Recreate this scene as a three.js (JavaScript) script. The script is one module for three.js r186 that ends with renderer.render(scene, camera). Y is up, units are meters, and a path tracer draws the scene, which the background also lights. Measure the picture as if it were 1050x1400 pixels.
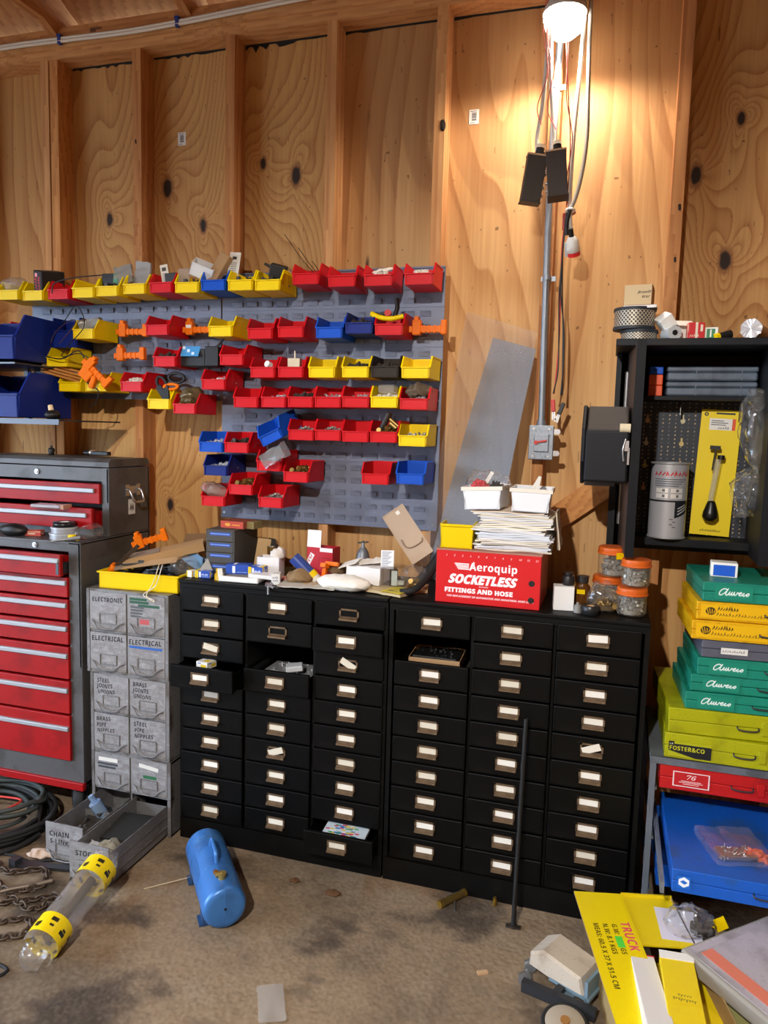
import * as THREE from 'three';
import { mergeGeometries } from 'three/addons/utils/BufferGeometryUtils.js';
import { RoundedBoxGeometry } from 'three/addons/geometries/RoundedBoxGeometry.js';

// ------------------------------------------------------------------ camera, sky, lamps, exposure
const scene = new THREE.Scene();
const D2R = Math.PI / 180;
const camera = new THREE.PerspectiveCamera(2 * Math.atan(700 / 1020) / D2R, 1050 / 1400, 0.05, 60);
camera.rotation.order = 'YXZ';
camera.position.set(0, 1.5, 2.763);
camera.rotation.set(-6.13 * D2R, 16.77 * D2R, 1.565 * D2R);
scene.add(camera);
scene.background = new THREE.Color(0.62, 0.78, 1.0);
scene.backgroundIntensity = 12;
const renderer = new THREE.WebGLRenderer({ antialias: true });
renderer.toneMapping = THREE.LinearToneMapping;
renderer.toneMappingExposure = 1.05;
renderer.shadowMap.enabled = true;
const LAMP_WALL = { pos: [-0.218, 2.815, 0.22], power: 2.6, color: [1.0, 0.90, 0.78], down: [1.57, .3] };
const LAMPS_SHOP = [
  { pos: [-0.55, 2.78, 3.6], power: 40, color: [1.0, 0.96, 0.90], down: [1.57, .2] },
  { pos: [-3.0, 2.78, 3.2], power: 5, color: [1.0, 0.96, 0.90], down: [1.57, .62] },  // added fill bulb out of view, no such source known
];

// ------------------------------------------------------------------ helpers
let seed = 12345;
function rnd() { seed |= 0; seed = seed + 0x6D2B79F5 | 0; let t = Math.imul(seed ^ seed >>> 15, 1 | seed); t = t + Math.imul(t ^ t >>> 7, 61 | t) ^ t; return ((t ^ t >>> 14) >>> 0) / 4294967296; }
const rr = (a, b) => a + (b - a) * rnd();
const pick = a => a[Math.floor(rnd() * a.length)];
function hash(x, y, s) { let h = Math.imul(x, 374761393) + Math.imul(y, 668265263) + Math.imul(s, 974634777) | 0; h = Math.imul(h ^ h >>> 13, 1274126177); return ((h ^ h >>> 16) >>> 0) / 4294967296; }
function vn(x, y, s = 0) {
  const xi = Math.floor(x), yi = Math.floor(y); let fx = x - xi, fy = y - yi;
  fx = fx * fx * (3 - 2 * fx); fy = fy * fy * (3 - 2 * fy);
  const a = hash(xi, yi, s), b = hash(xi + 1, yi, s), c = hash(xi, yi + 1, s), d = hash(xi + 1, yi + 1, s);
  return a + (b - a) * fx + (c - a) * fy + (a - b - c + d) * fx * fy;
}
const fbm = (x, y, s, n = 4) => { let v = 0, a = .5; for (let i = 0; i < n; i++) { v += a * vn(x, y, s + i); x *= 2.03; y *= 2.03; a *= .5; } return v; };
const clamp = (v, a = 0, b = 1) => Math.max(a, Math.min(b, v));
const sstep = (a, b, v) => { const t = clamp((v - a) / (b - a)); return t * t * (3 - 2 * t); };
const mix3 = (a, b, t) => [a[0] + (b[0] - a[0]) * t, a[1] + (b[1] - a[1]) * t, a[2] + (b[2] - a[2]) * t];
function dataTex(w, h, f, repeat, srgb = true) {
  const d = new Uint8Array(w * h * 4);
  for (let j = 0; j < h; j++) for (let i = 0; i < w; i++) {
    const c = f((i + .5) / w, (j + .5) / h), k = (j * w + i) * 4;
    d[k] = clamp(c[0], 0, 255); d[k + 1] = clamp(c[1], 0, 255); d[k + 2] = clamp(c[2], 0, 255); d[k + 3] = 255;
  }
  const t = new THREE.DataTexture(d, w, h); t.magFilter = THREE.LinearFilter; t.minFilter = THREE.LinearMipmapLinearFilter; t.generateMipmaps = true;
  t.wrapS = t.wrapT = THREE.RepeatWrapping; if (repeat) t.repeat.set(repeat[0], repeat[1]);
  if (srgb) t.colorSpace = THREE.SRGBColorSpace; t.needsUpdate = true; return t;
}
function canvasTex(w, h, draw) {
  const c = document.createElement('canvas'); c.width = w; c.height = h; const g = c.getContext('2d'); draw(g, w, h);
  const t = new THREE.CanvasTexture(c); t.colorSpace = THREE.SRGBColorSpace; t.magFilter = THREE.LinearFilter; return t;
}
// strokes standing in for print that the photograph does not resolve
function scrib(g, x, y, w, h, n) { g.save(); g.strokeStyle = g.fillStyle; g.lineWidth = Math.max(1.5, h * .16); for (let i = 0; i < n; i++) { const a = x + w * i / n, k = hash(i, n, 77); g.beginPath(); g.moveTo(a, y); g.lineTo(a + w / n * (.2 + .4 * k), y - h * (.55 + .45 * hash(i, n, 78))); g.lineTo(a + w / n * .6, y - h * .4 * k); g.stroke(); } g.restore(); }
function std(color, roughness = .6, metalness = 0, extra = {}) { return new THREE.MeshStandardMaterial({ color, roughness, metalness, ...extra }); }
function phys(color, roughness, extra = {}) { return new THREE.MeshPhysicalMaterial({ color, roughness, ...extra }); }
const printed = (tex, roughness = .55) => new THREE.MeshStandardMaterial({ map: tex, roughness });

const used = {};
function numbered(n) { const k = used[n] = (used[n] ?? -1) + 1; return k ? n + '_' + String(k).padStart(3, '0') : n; }
function thing(name, label, category, pos = [0, 0, 0], turn = 0, group, tilt) {
  const o = new THREE.Group(); o.name = numbered(name); o.position.set(...pos); o.rotation.order = 'YXZ';
  if (Array.isArray(turn)) o.rotation.set(...turn); else o.rotation.y = turn;
  o.userData = { label, category }; if (group) o.userData.group = group; scene.add(o); return o;
}
function struct(name) { const o = new THREE.Group(); o.name = name; o.userData = { kind: 'structure' }; scene.add(o); return o; }
function part(parent, name, geo, m, pos, rot) {
  const o = new THREE.Mesh(geo, m); o.name = name; o.castShadow = o.receiveShadow = true;
  if (pos) o.position.set(...pos); if (rot) o.rotation.set(...rot); parent.add(o); return o;
}
function solo(name, label, category, geo, m, pos, rot, group) {
  const o = part(scene, numbered(name), geo, m, pos, rot); o.userData = { label, category }; if (group) o.userData.group = group; return o;
}
// geometry shorthands (all return plain indexed-free geometries so they merge)
const flat = g => { const r = g.index ? g.toNonIndexed() : g; for (const k of Object.keys(r.attributes)) if (!['position', 'normal', 'uv'].includes(k)) r.deleteAttribute(k); return r; };
function tf(g, x = 0, y = 0, z = 0, rx = 0, ry = 0, rz = 0) { g.applyMatrix4(new THREE.Matrix4().compose(new THREE.Vector3(x, y, z), new THREE.Quaternion().setFromEuler(new THREE.Euler(rx, ry, rz, 'YXZ')), new THREE.Vector3(1, 1, 1))); return g; }
const bx = (w, h, d, x, y, z, rx, ry, rz) => tf(flat(new THREE.BoxGeometry(w, h, d)), x, y, z, rx, ry, rz);
const rb = (w, h, d, r, x, y, z, rx, ry, rz) => tf(flat(new RoundedBoxGeometry(w, h, d, 2, r)), x, y, z, rx, ry, rz);
const cy = (r1, r2, h, x, y, z, rx, ry, rz, n = 24) => tf(flat(new THREE.CylinderGeometry(r1, r2, h, n)), x, y, z, rx, ry, rz);
const lathe = (pts, n = 28) => flat(new THREE.LatheGeometry(pts.map(p => new THREE.Vector2(p[0], p[1])), n));
const M = list => mergeGeometries(list.map(flat));
function tube(pts, r, seg, rad = 7, closed = false) { return flat(new THREE.TubeGeometry(new THREE.CatmullRomCurve3(pts.map(p => new THREE.Vector3(...p)), closed), seg || pts.length * 6, r, rad, closed)); }
function prism(pts, depth, bevel = 0) {
  const s = new THREE.Shape(pts.map(p => new THREE.Vector2(p[0], p[1])));
  const g = new THREE.ExtrudeGeometry(s, { depth: depth - 2 * bevel, bevelEnabled: bevel > 0, bevelSize: bevel, bevelThickness: bevel, bevelSegments: 1, steps: 1, curveSegments: 8 });
  g.translate(0, 0, -depth / 2 + bevel); return flat(g);
}
// uv in metres from the dominant axis of each face; along = axis the grain follows
function uvm(g, s = 1, along = 1) {
  const p = g.attributes.position, n = g.attributes.normal, u = new Float32Array(p.count * 2);
  for (let i = 0; i < p.count; i++) {
    const P = [p.getX(i), p.getY(i), p.getZ(i)], N = [Math.abs(n.getX(i)), Math.abs(n.getY(i)), Math.abs(n.getZ(i))];
    const ax = N[0] > N[1] && N[0] > N[2] ? 0 : N[1] > N[2] ? 1 : 2;
    let o = [0, 1, 2].filter(k => k !== ax); if (o.includes(along) && o[1] !== along) o = [o[1], o[0]];
    u[2 * i] = P[o[0]] * s; u[2 * i + 1] = P[o[1]] * s;
  }
  g.setAttribute('uv', new THREE.BufferAttribute(u, 2)); return g;
}
function noisy(g, amp, f = 8, s = 3) { // crumple vertices along their position hash (shared points stay together)
  const p = g.attributes.position;
  for (let i = 0; i < p.count; i++) { const x = p.getX(i), y = p.getY(i), z = p.getZ(i);
    p.setXYZ(i, x + (fbm(x * f + z * 5.1 * f, y * f, s, 2) - .375) * amp * 2, y + (fbm(y * f + x * 3.7 * f, z * f, s + 7, 2) - .375) * amp * 2, z + (fbm(z * f + y * 4.3 * f, x * f, s + 13, 2) - .375) * amp * 2); }
  g.computeVertexNormals(); return g;
}

// ------------------------------------------------------------------ surface materials
function plyTex(s, knots, o = {}) {           // one 4 x 10 foot rotary-cut sheet, u across 1.215 m, v up 2.97 m
  const L = o.light || [200, 156, 102], Dk = o.dark || [160, 104, 54], ring = o.ring ?? 7;
  return dataTex(512, 1250, (u, v) => {
    const x = u * 1.215, y = v * 2.97;
    let h = x * (o.slope ?? 1.6) + 1.5 * fbm(x * 2.1 + 5, y * .30 + 3, s, 2) + .55 * fbm(x * 6.5, y * .9, s + 9, 2);
    let dark = 0, rim = 0;
    for (const [kx, ky, kr] of knots) {
      const dx = (x - kx), dy = (y - ky) * .62, r2 = dx * dx + dy * dy, R = kr * 9;
      if (r2 < R * R * 4) h += .5 * Math.exp(-Math.sqrt(r2) / (R * .42)) * (1 + .2 * Math.sin(Math.atan2(dy, dx) * 3 + kx * 40));
      const e = Math.sqrt(dx * dx * 3.2 + dy * dy * 2.4) / kr * (1 + .25 * (vn(x * 90, y * 60, s + 4) - .5));
      dark = Math.max(dark, 1 - sstep(.7, 1.05, e)); rim = Math.max(rim, 1 - sstep(1, 1.7, e));
    }
    const f = h * ring - Math.floor(h * ring), late = Math.pow(f, 3) * (1 - sstep(.94, 1, f)) * 1.25;
    const fine = fbm(x * 160, y * 5, s + 20, 2) - .37, blot = fbm(x * 3, y * 1.4, s + 30, 3) - .43;
    let c = mix3(L, Dk, clamp(late * (o.contrast ?? .62) + fine * .45 + blot * .55 + .12));
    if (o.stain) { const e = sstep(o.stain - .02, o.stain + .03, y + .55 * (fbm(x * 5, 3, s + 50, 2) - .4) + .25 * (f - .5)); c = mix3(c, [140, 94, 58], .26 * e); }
    const sp = vn(x * 130, y * 34, s + 60); if (sp > .965) c = mix3(c, [70, 42, 24], .5);
    if (o.split) { const e = Math.abs(x - o.split - .006 * Math.sin(y * 9)); const on = vn(3.3, y * 9, s + 70); if (on > .55) c = mix3(c, [44, 28, 18], (1 - sstep(.003, .010 * on + .002, e)) * sstep(.55, .75, on) * .9); }
    c = mix3(c, [120, 72, 40], rim * .55); c = mix3(c, [38, 25, 17], dark * .93);
    return c;
  });
}
function lumberTex(s, L, Dk) {                 // 0.5 m x 2 m of straight-grained stock
  return dataTex(128, 512, (u, v) => {
    const x = u * .5, y = v * 2;
    const w = Math.min(v, 1 - v) * 8, e = clamp(w);
    let h = x * 60 + 3.5 * e * fbm(x * 4, y * .8, s, 2); const f = h - Math.floor(h);
    let c = mix3(L, Dk, clamp(.55 * Math.pow(f, 2) + .8 * (fbm(x * 220, y * 7, s + 3, 2) - .37) + .5 * (fbm(x * 9, y * 3, s + 5, 2) - .37) + .1));
    if (vn(x * 28, y * 7, s + 8) > .955) c = mix3(c, [70, 40, 22], .8); return c;
  });
}
const studTex = lumberTex(3, [214, 160, 104], [164, 104, 56]), studTex2 = lumberTex(17, [196, 136, 80], [150, 90, 46]);
const wood = { stud: std(0xffffff, .8, 0, { map: studTex }), stud2: std(0xffffff, .8, 0, { map: studTex2 }), pale: std(0xfff0d8, .8, 0, { map: studTex }) };
const floorTex = dataTex(1024, 1024, (u, v) => {       // 4 m of dirty concrete
  const x = u * 4, y = v * 4; let c = [146, 124, 98];
  const a = fbm(x * 2.2, y * 2.2, 40, 5), b = fbm(x * 9, y * 9, 44, 4), g = vn(x * 120, y * 120, 48);
  c = mix3(c, [106, 90, 72], sstep(.38, .66, a)); c = mix3(c, [146, 129, 106], sstep(.5, .75, b) * .55);
  c = mix3(c, [50, 41, 34], sstep(.48, .66, fbm(x * 3.3 + 9, y * 5.2, 52, 5)) * .7);
  c = mix3(c, [120, 84, 52], sstep(.56, .7, fbm(x * 6, y * 4, 57, 3)) * .4);
    return mix3(c, g > .5 ? [190, 178, 160] : [70, 60, 50], Math.abs(g - .5) * .35);
}, [.25, .25]);
const floorBump = dataTex(512, 512, (u, v) => { const q = 255 * clamp(.6 * fbm(u * 60, v * 60, 80, 4) + .4 * vn(u * 256, v * 256, 84)); return [q, q, q]; }, [.5, .5], false);
const scuff = (s, base, wear, dirt, amt = .5) => dataTex(256, 256, (u, v) => {   // 0.5 m of painted or bare metal with scratches and grime
  const x = u * 20, y = v * 20; let c = mix3(base, dirt, sstep(.45, .8, fbm(x * .35, y * .35, s, 4)) * amt);
  const k = vn(x * .5 + 3, y * 9, s + 5) * vn(x * 6, y * .4, s + 6); c = mix3(c, wear, sstep(.62, .85, k) * amt);
  return mix3(c, dirt, (vn(x * 6, y * 6, s + 9) > .86 ? .4 : 0) * amt);
}, [2, 2]);
const blackPaint = phys(0xffffff, .5, { specularIntensity: .35, map: scuff(5, [9, 9, 9], [34, 34, 34], [20, 18, 16], .8) });
const blackDrawer = phys(0xffffff, .42, { specularIntensity: .35, map: scuff(8, [8, 8, 8], [38, 38, 40], [18, 17, 16], .8) });
const greyMetal = std(0xffffff, .5, .35, { map: scuff(11, [132, 130, 130], [178, 178, 178], [74, 64, 54], .95) });
const chestGrey = std(0xffffff, .45, .2, { map: scuff(14, [88, 86, 86], [120, 118, 118], [60, 56, 52], .6) });
const chestRed = phys(0xffffff, .42, { specularIntensity: .5, map: scuff(21, [160, 16, 18], [184, 44, 40], [112, 14, 14], .5) });
const panelGrey = std(0xffffff, .5, .2, { map: scuff(24, [112, 118, 136], [146, 150, 164], [88, 92, 108], .6) });
const steel = std(0xb9b9bb, .3, .9), darkSteel = std(0x55565a, .4, .8), brass = std(0xb99a4a, .35, .9), alu = std(0xa9a9ab, .5, .5);
const white = std(0xf2f0ea, .6), black = std(0x141414, .5), rubber = std(0x1c1c1d, .75), cardboard = std(0xb98f5f, .85), paperW = std(0xece6da, .8);
const galv = std(0xffffff, .45, .5, { map: scuff(31, [142, 148, 156], [176, 180, 186], [96, 100, 108], .7) });
const clear = phys(0xffffff, .12, { transmission: 1, thickness: 0, ior: 1.4 });
const clearDusty = phys(0xf4f0ea, .3, { transmission: .85, thickness: 0, ior: 1.4 });
const film = phys(0xffffff, .07, { transmission: .96, thickness: 0, ior: 1.5, side: THREE.DoubleSide });
const SP = { specularIntensity: .45 }, orangeP = phys(0xee7408, .45, SP), redP = phys(0xd0101c, .42, SP), yellowP = phys(0xf2d000, .42, SP), blueP = phys(0x1452c0, .42, SP), navyP = phys(0x142878, .45, SP), brownP = phys(0x2c2119, .5, SP);
const skyP = std(0x2a7fd0, .42);
const wireRed = std(0xc23028, .5), wireBlack = std(0x171717, .5), wireWhite = std(0xe4ddd2, .5), wireBlue = std(0x2b4aa8, .5);

// ------------------------------------------------------------------ the room
const wallBack = struct('wall_back'), wallLeft = struct('wall_left'), wallRight = struct('wall_right'), wallFront = struct('wall_front'), floor = struct('floor'), ceiling = struct('ceiling');
{
  const fl = uvm(bx(8.4, .12, 7.4, -.5, -.06, 3.2)); part(floor, 'slab', fl, std(0xffffff, .86, 0, { map: floorTex, bumpMap: floorBump, bumpScale: .004 }));
  const yard = struct('ground'); part(yard, 'yard', bx(40, .1, 40, -18, -.17, 3), std(0x8a8378, .95));
  const sheet = flat(new THREE.BoxGeometry(1.2145, 2.97, .012)).translate(.6075, 1.485, -.006);
  const knots = {
    A: [[.45, 2.3, .02], [.8, 1.9, .025]],
    B: [[.195, 2.355, .026], [.473, 2.464, .036], [.638, 2.309, .026], [.902, 2.527, .022], [1.042, 2.473, .034], [.482, 1.167, .026], [.85, 1.8, .02], [.3, .7, .03]],
    C: [[.6, .8, .02]], D: [[.176, 2.543, .022], [.052, 2.374, .03], [.159, 2.096, .033], [.8, 2.2, .03], [.62, 1.1, .03]],
  };
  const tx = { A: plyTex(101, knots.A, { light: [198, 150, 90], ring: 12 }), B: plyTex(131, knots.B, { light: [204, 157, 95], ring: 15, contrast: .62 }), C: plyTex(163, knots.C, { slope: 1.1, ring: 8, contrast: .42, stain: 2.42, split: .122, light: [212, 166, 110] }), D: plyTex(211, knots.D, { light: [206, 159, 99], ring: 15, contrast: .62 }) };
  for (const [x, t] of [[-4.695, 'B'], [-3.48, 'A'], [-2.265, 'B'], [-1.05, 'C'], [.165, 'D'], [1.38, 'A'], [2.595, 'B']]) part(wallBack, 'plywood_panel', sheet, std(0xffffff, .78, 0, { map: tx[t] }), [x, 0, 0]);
  part(wallBack, 'siding', bx(8.6, 3.1, .03, -.5, 1.55, -.03), std(0x9a8a76, .9));
  let si = 0; const stud = () => { const g = uvm(bx(.038, 2.97, .089, 0, 1.485, .0445)), u = g.attributes.uv; si++; for (let i = 0; i < u.count; i++) u.setXY(i, u.getX(i) + si * .137, u.getY(i) * .5 + si * .231); return g; };
  for (const [x, k] of [[-4.3, 0], [-3.9, 1], [-3.49, 0], [-3.08, 1], [-2.68, 0], [-2.311, 0], [-2.265, 2], [-1.872, 1], [-1.461, 1], [-1.05, 0], [-.642, 0], [-.247, 1], [.158, 1], [.565, 0], [.97, 1], [1.38, 0], [1.8, 0], [2.2, 1], [2.6, 0], [3.0, 1]])
    part(wallBack, 'stud', stud(), [wood.stud, wood.stud2, wood.pale][k], [x, 0, 0]);
  const kn = noisy(new THREE.SphereGeometry(1, 14, 10).scale(.009, .019, .003), .004, 60, 5), km = std(0x2a1a10, .9); for (const [x, y, s] of [[-.630, 2.572, 1.1], [.166, 2.25, .6], [.163, 2.085, .5], [-1.878, 2.62, .5]]) part(wallBack, 'knot', kn, km, [x, y, .0885]).scale.setScalar(s);
  const pl = uvm(bx(8.4, .038, .095, 0, 0, .0475), 1, 0);
  part(wallBack, 'top_plate', pl, wood.stud, [-.5, 3.024, 0]); part(wallBack, 'top_plate', pl, wood.stud2, [-.5, 3.0625, .004]);
  part(wallBack, 'bottom_plate', uvm(bx(8.4, .038, .092, 0, 0, .046), 1, 0), wood.stud2, [-.5, .019, 0]);
  part(wallBack, 'plate_soffit', uvm(bx(8.4, .036, .088, 0, 0, .044), 1, 0), wood.stud, [-.5, 2.987, 0]);
  part(wallBack, 'brace', uvm(bx(.62, .085, .03, 0, 0, 0), 1, 0), wood.pale, [-.045, 1.31, .02], [0, 0, .66]);
  // tar paper showing in the gap above the sheets
  const gap = std(0x1b1a19, .9);
  for (const [x0, x1] of [[-2.24, -1.9], [-1.85, -1.485], [-1.44, -1.075], [-1.03, -.665], [-.62, -.27]]) {
    const n = 26, pts = [[x0, 0]]; for (let i = 0; i <= n; i++) pts.push([x0 + (x1 - x0) * i / n, -.006 - .022 * Math.pow(vn(i * .7 + x0 * 9, 2, 7), 3) * (x0 === -1.44 ? 1.6 : .5)]); pts.push([x1, 0]);
    part(wallBack, 'tar_paper', prism(pts, .003), gap, [0, 2.969, .003]);
  }
  // other walls, with a wide roll-up doorway on the side the daylight comes from
  const W = std(0xa9825a, .85);
  part(wallLeft, 'wall_panel', bx(.1, 3.1, 1.5, -4.7, 1.55, .75), W); part(wallLeft, 'wall_panel', bx(.1, 3.1, 1.9, -4.7, 1.55, 5.85), W); part(wallLeft, 'wall_panel', bx(.1, .45, 3.4, -4.7, 2.875, 3.2), W);
  part(wallRight, 'wall_panel', bx(.1, 3.1, 6.9, 3.7, 1.55, 3.35), W); part(wallFront, 'wall_panel', bx(8.5, 3.1, .1, -.5, 1.55, 6.85), W);
  for (const x of [-4.7, 3.7]) part(x < 0 ? wallLeft : wallRight, 'gable', prism([[-.1, 3.1], [6.9, 3.1], [3.4, 4.4]], .1).rotateY(-Math.PI / 2), W, [x, 0, 0]);
  const deck = uvm(bx(8.6, .03, 3.9, 0, 0, 0), .6, 2), sl = Math.atan2(1.3, 3.5), mD = std(0xffffff, .85, 0, { map: studTex2 });
  part(ceiling, 'roof_deck', deck, mD, [-.5, 3.79, 1.63], [-sl, 0, 0]); part(ceiling, 'roof_deck', deck, mD, [-.5, 3.79, 5.17], [sl, 0, 0]);
  const jo = uvm(bx(.038, .12, 6.7, 0, 0, 3.4), 1, 2), ra = uvm(bx(.038, .14, 3.75, 0, 0, 0), 1, 2);
  for (let i = 0; i < 14; i++) { const x = -4.69 + .61 * i; part(ceiling, 'joist', jo, i % 2 ? wood.stud : wood.stud2, [x, 3.142, 0]); part(ceiling, 'rafter', ra, wood.stud2, [x, 3.70, 1.64], [-sl, 0, 0]); part(ceiling, 'rafter', ra, wood.stud2, [x, 3.70, 5.16], [sl, 0, 0]); }
}

// ------------------------------------------------------------------ lamps
function lamp({ pos, power, color, down }, label, cordTop) {
  const t = thing('light_bulb', label, 'light bulb', pos);
  part(t, 'socket', M([cy(.022, .026, .05, 0, .072, 0), cy(.03, .03, .012, 0, .1, 0)]), white);
  part(t, 'cord', cy(.004, .004, cordTop - pos[1] - .1, 0, .1 + (cordTop - pos[1] - .1) / 2, 0), wireWhite);
  const c = new THREE.Color(...color);
  part(t, 'globe', lathe([[0, -.072], [.03, -.066], [.055, -.045], [.066, -.012], [.05, .02], [.036, .042], [.02, .056], [.018, .065], [0, .065]]), new THREE.MeshStandardMaterial({ color: 0xffffff, emissive: c, emissiveIntensity: 14, roughness: .4 })).castShadow = false;
  if (down) part(t, 'collar', lathe([[.02, .1], [.026, .075], [.045, .05], [.066, .016], [.069, .004], [.0665, .004], [.055, .02], [.036, .046], [.0, .058]]), std(0xd9d6d0, .5));
  const l = down ? new THREE.SpotLight(c, power, 0, down[0], down[1], 2) : new THREE.PointLight(c, power, 0, 2); l.position.set(pos[0], pos[1] - (down ? .08 : 0), pos[2]);
  if (down) { l.target.position.set(pos[0], 0, pos[2]); scene.add(l.target); } l.castShadow = true; l.shadow.radius = 2; l.name = 'bulb_light'; scene.add(l);
  return t;
}
lamp(LAMP_WALL, 'bright bare bulb glowing above the hanging wires and conduit', 3.08);
lamp(LAMPS_SHOP[0], 'bare ceiling bulb over the middle of the shop floor', 3.08);
lamp(LAMPS_SHOP[1], 'added unseen fill bulb near the wide side doorway', 3.08);

// ------------------------------------------------------------------ louvered panels
const louver = (() => { const g = prism([[0, -.0105], [.003, -.0098], [.0068, .0085], [.0058, .0098], [.0046, .0098], [.002, .001], [0, .0005]], .041); return g.rotateY(-Math.PI / 2); })();
function louverPanel(x0, x1, y0, y1, label) {
  const t = thing('louvered_panel', label, 'wall panel', [(x0 + x1) / 2, y0, .0905]);
  const w = x1 - x0, h = y1 - y0;
  part(t, 'sheet', uvm(bx(w, h, .003, 0, h / 2, .0015)), panelGrey);
  for (const y of [.003, h - .003]) part(t, 'flange', bx(w, .006, .009, 0, y, .0045), panelGrey);
  const nc = Math.floor((w - .03) / .0625), nr = Math.floor((h - .03) / .0472);
  for (let j = 0; j < nr; j++) {
    if (j % 3 === 1) part(t, 'ridge', bx(w, .0035, .003, 0, .055 + j * .0472, .004), panelGrey);
    for (let i = 0; i < nc; i++) part(t, 'louver', louver, panelGrey, [-w / 2 + (w - (nc - 1) * .0625) / 2 + i * .0625, .03 + j * .0472, .003]);
  }
  for (const sx of [-1, 1]) for (const yy of [.02, h / 2, h - .02]) part(t, 'screw', cy(.005, .005, .003, sx * (w / 2 - .012), yy, .004, Math.PI / 2, 0, 0, 8), steel);
}
louverPanel(-1.487, -.600, 1.142, 2.092, 'tall grey steel louvered panel beside the conduit, screwed to the studs');
louverPanel(-2.392, -1.493, 1.605, 2.035, 'shorter grey steel louvered panel above the tool chest');

// ------------------------------------------------------------------ hanging bins
function binGeo(W, H, D, lip = .47, k = 1) {     // origin: bottom edge of the front, z towards the room
  const t = .0028 * k, side = () => prism([[-D, .002], [-D, H], [-D * .2, H], [-.004, H * lip + .004], [-.004, .002]], t).rotateY(-Math.PI / 2);
  const a = 2.6 * D2R, parts = [];
  for (const s of [-1, 1]) {
    const g = side(); g.rotateZ(-s * a); g.translate(s * (W / 2 - .0045 * k), 0, 0); parts.push(g);
    const r = bx(t * 1.7, .004 * k, D * .8, s * (W / 2 - .0005), H - .001, -D * .6); parts.push(r);
    const v = bx(.003 * k, H * .78, .006, s * (W / 2 - .0026), H * .5, -D * .44, 0, 0, -s * a); parts.push(v);
    parts.push(prism([[-D * .2, H], [-.003, H * lip + .002], [-.006, H * lip - .001], [-D * .2 - .004, H - .003]], t * 1.9).rotateY(-Math.PI / 2).translate(s * (W / 2 - .001), 0, 0));
  }
  parts.push(bx(W - .010 * k, t, D, 0, t / 2, -D / 2), bx(W - .004 * k, H, t, 0, H / 2, -D + t / 2), bx(W * .9, .007 * k, .008 * k, 0, H - .002, -D - .003));
  const front = [bx(W - .009 * k, H * lip, t, 0, H * lip / 2, -.002, -.06, 0, 0), bx(W - .004 * k, .004 * k, .007 * k, 0, H * lip, .0005), bx(W - .016 * k, .003 * k, .004, 0, .004, .0)];
  for (const s of [-1, 1]) front.push(bx(.003 * k, H * lip * .9, .004, s * (W / 2 - .008 * k), H * lip / 2, .0005));
  return { tub: M(parts), front: M(front) };
}
const BIN = binGeo(.104, .076, .145), BINL = binGeo(.30, .17, .30, .5, 1.4);
const binMat = { y: yellowP, r: redP, b: blueP, n: navyP, k: brownP };
const binWord = { y: 'yellow', r: 'red', b: 'bright blue', n: 'navy blue', k: 'dark brown' };
const ord = ['', 'end', 'second', 'third', 'fourth', 'fifth', 'sixth', 'seventh', 'eighth', 'ninth', 'tenth', 'eleventh', 'twelfth', 'thirteenth', 'fourteenth', 'fifteenth'];
const rowWord = ['top', 'second', 'third', 'fourth', 'fifth', 'sixth', 'lowest'];
const BINS = [
  [['y', -2.362, 1.989], ['y', -2.241, 1.983], ['r', -2.120, 1.985], ['y', -2.003, 1.988], ['y', -1.893, 1.991], ['y', -1.772, 1.996], ['r', -1.656, 1.998], ['y', -1.545, 1.995], ['b', -1.435, 2.000], ['y', -1.325, 1.997], ['y', -1.216, 1.994], ['r', -1.069, 2.011], ['r', -.933, 1.999], ['r', -.800, 1.998], ['r', -.656, 1.998]],
  [['y', -2.007, 1.831], ['r', -1.675, 1.842], ['y', -1.406, 1.834], ['r', -1.245, 1.824], ['r', -1.124, 1.828], ['b', -.977, 1.824], ['n', -.866, 1.838], ['r', -.757, 1.832]],
  [['y', -2.134, 1.724], ['r', -1.642, 1.724], ['r', -1.359, 1.730], ['r', -1.233, 1.685], ['r', -1.122, 1.686], ['y', -1.002, 1.686], ['y', -.876, 1.687], ['k', -.768, 1.688], ['y', -.658, 1.686]],
  [['y', -2.077, 1.626], ['y', -1.951, 1.628], ['r', -1.790, 1.629], ['y', -1.669, 1.564], ['r', -1.557, 1.548], ['r', -1.434, 1.640], ['r', -1.300, 1.576], ['r', -1.188, 1.578], ['r', -1.082, 1.580], ['r', -.977, 1.581], ['r', -.872, 1.583], ['y', -.767, 1.584], ['r', -.660, 1.579]],
  [['b', -1.444, 1.407], ['r', -1.337, 1.408], ['r', -1.078, 1.462], ['r', -.974, 1.464], ['r', -.870, 1.462], ['r', -.766, 1.463], ['y', -.661, 1.453]],
  [['n', -1.424, 1.319], ['r', -1.204, 1.345], ['r', -1.096, 1.309], ['r', -.792, 1.315], ['b', -.665, 1.321]],
  [['r', -1.434, 1.203], ['r', -1.318, 1.252], ['r', -1.196, 1.210]],
];
const binAt = {};
BINS.forEach((row, j) => row.forEach(([c, x, y], i) => {
  const n = row.length - i, where = n === 1 ? `at the conduit end of the ${rowWord[j]} bin row` : `${ord[n]} from the conduit end of the ${rowWord[j]} bin row`;
  const t = thing('storage_bin', `${binWord[c]} plastic bin, ${where}`, 'storage bin', [x, y, .256], rr(-.03, .03), 'plastic bins hung on the louvered panels');
  if (j === 0) t.position.z = .258;
  part(t, 'tub', BIN.tub, binMat[c]); part(t, 'front_panel', BIN.front, binMat[c]);
  binAt[j + ',' + i] = { x, y, z: .256, where, c };
}));
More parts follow.
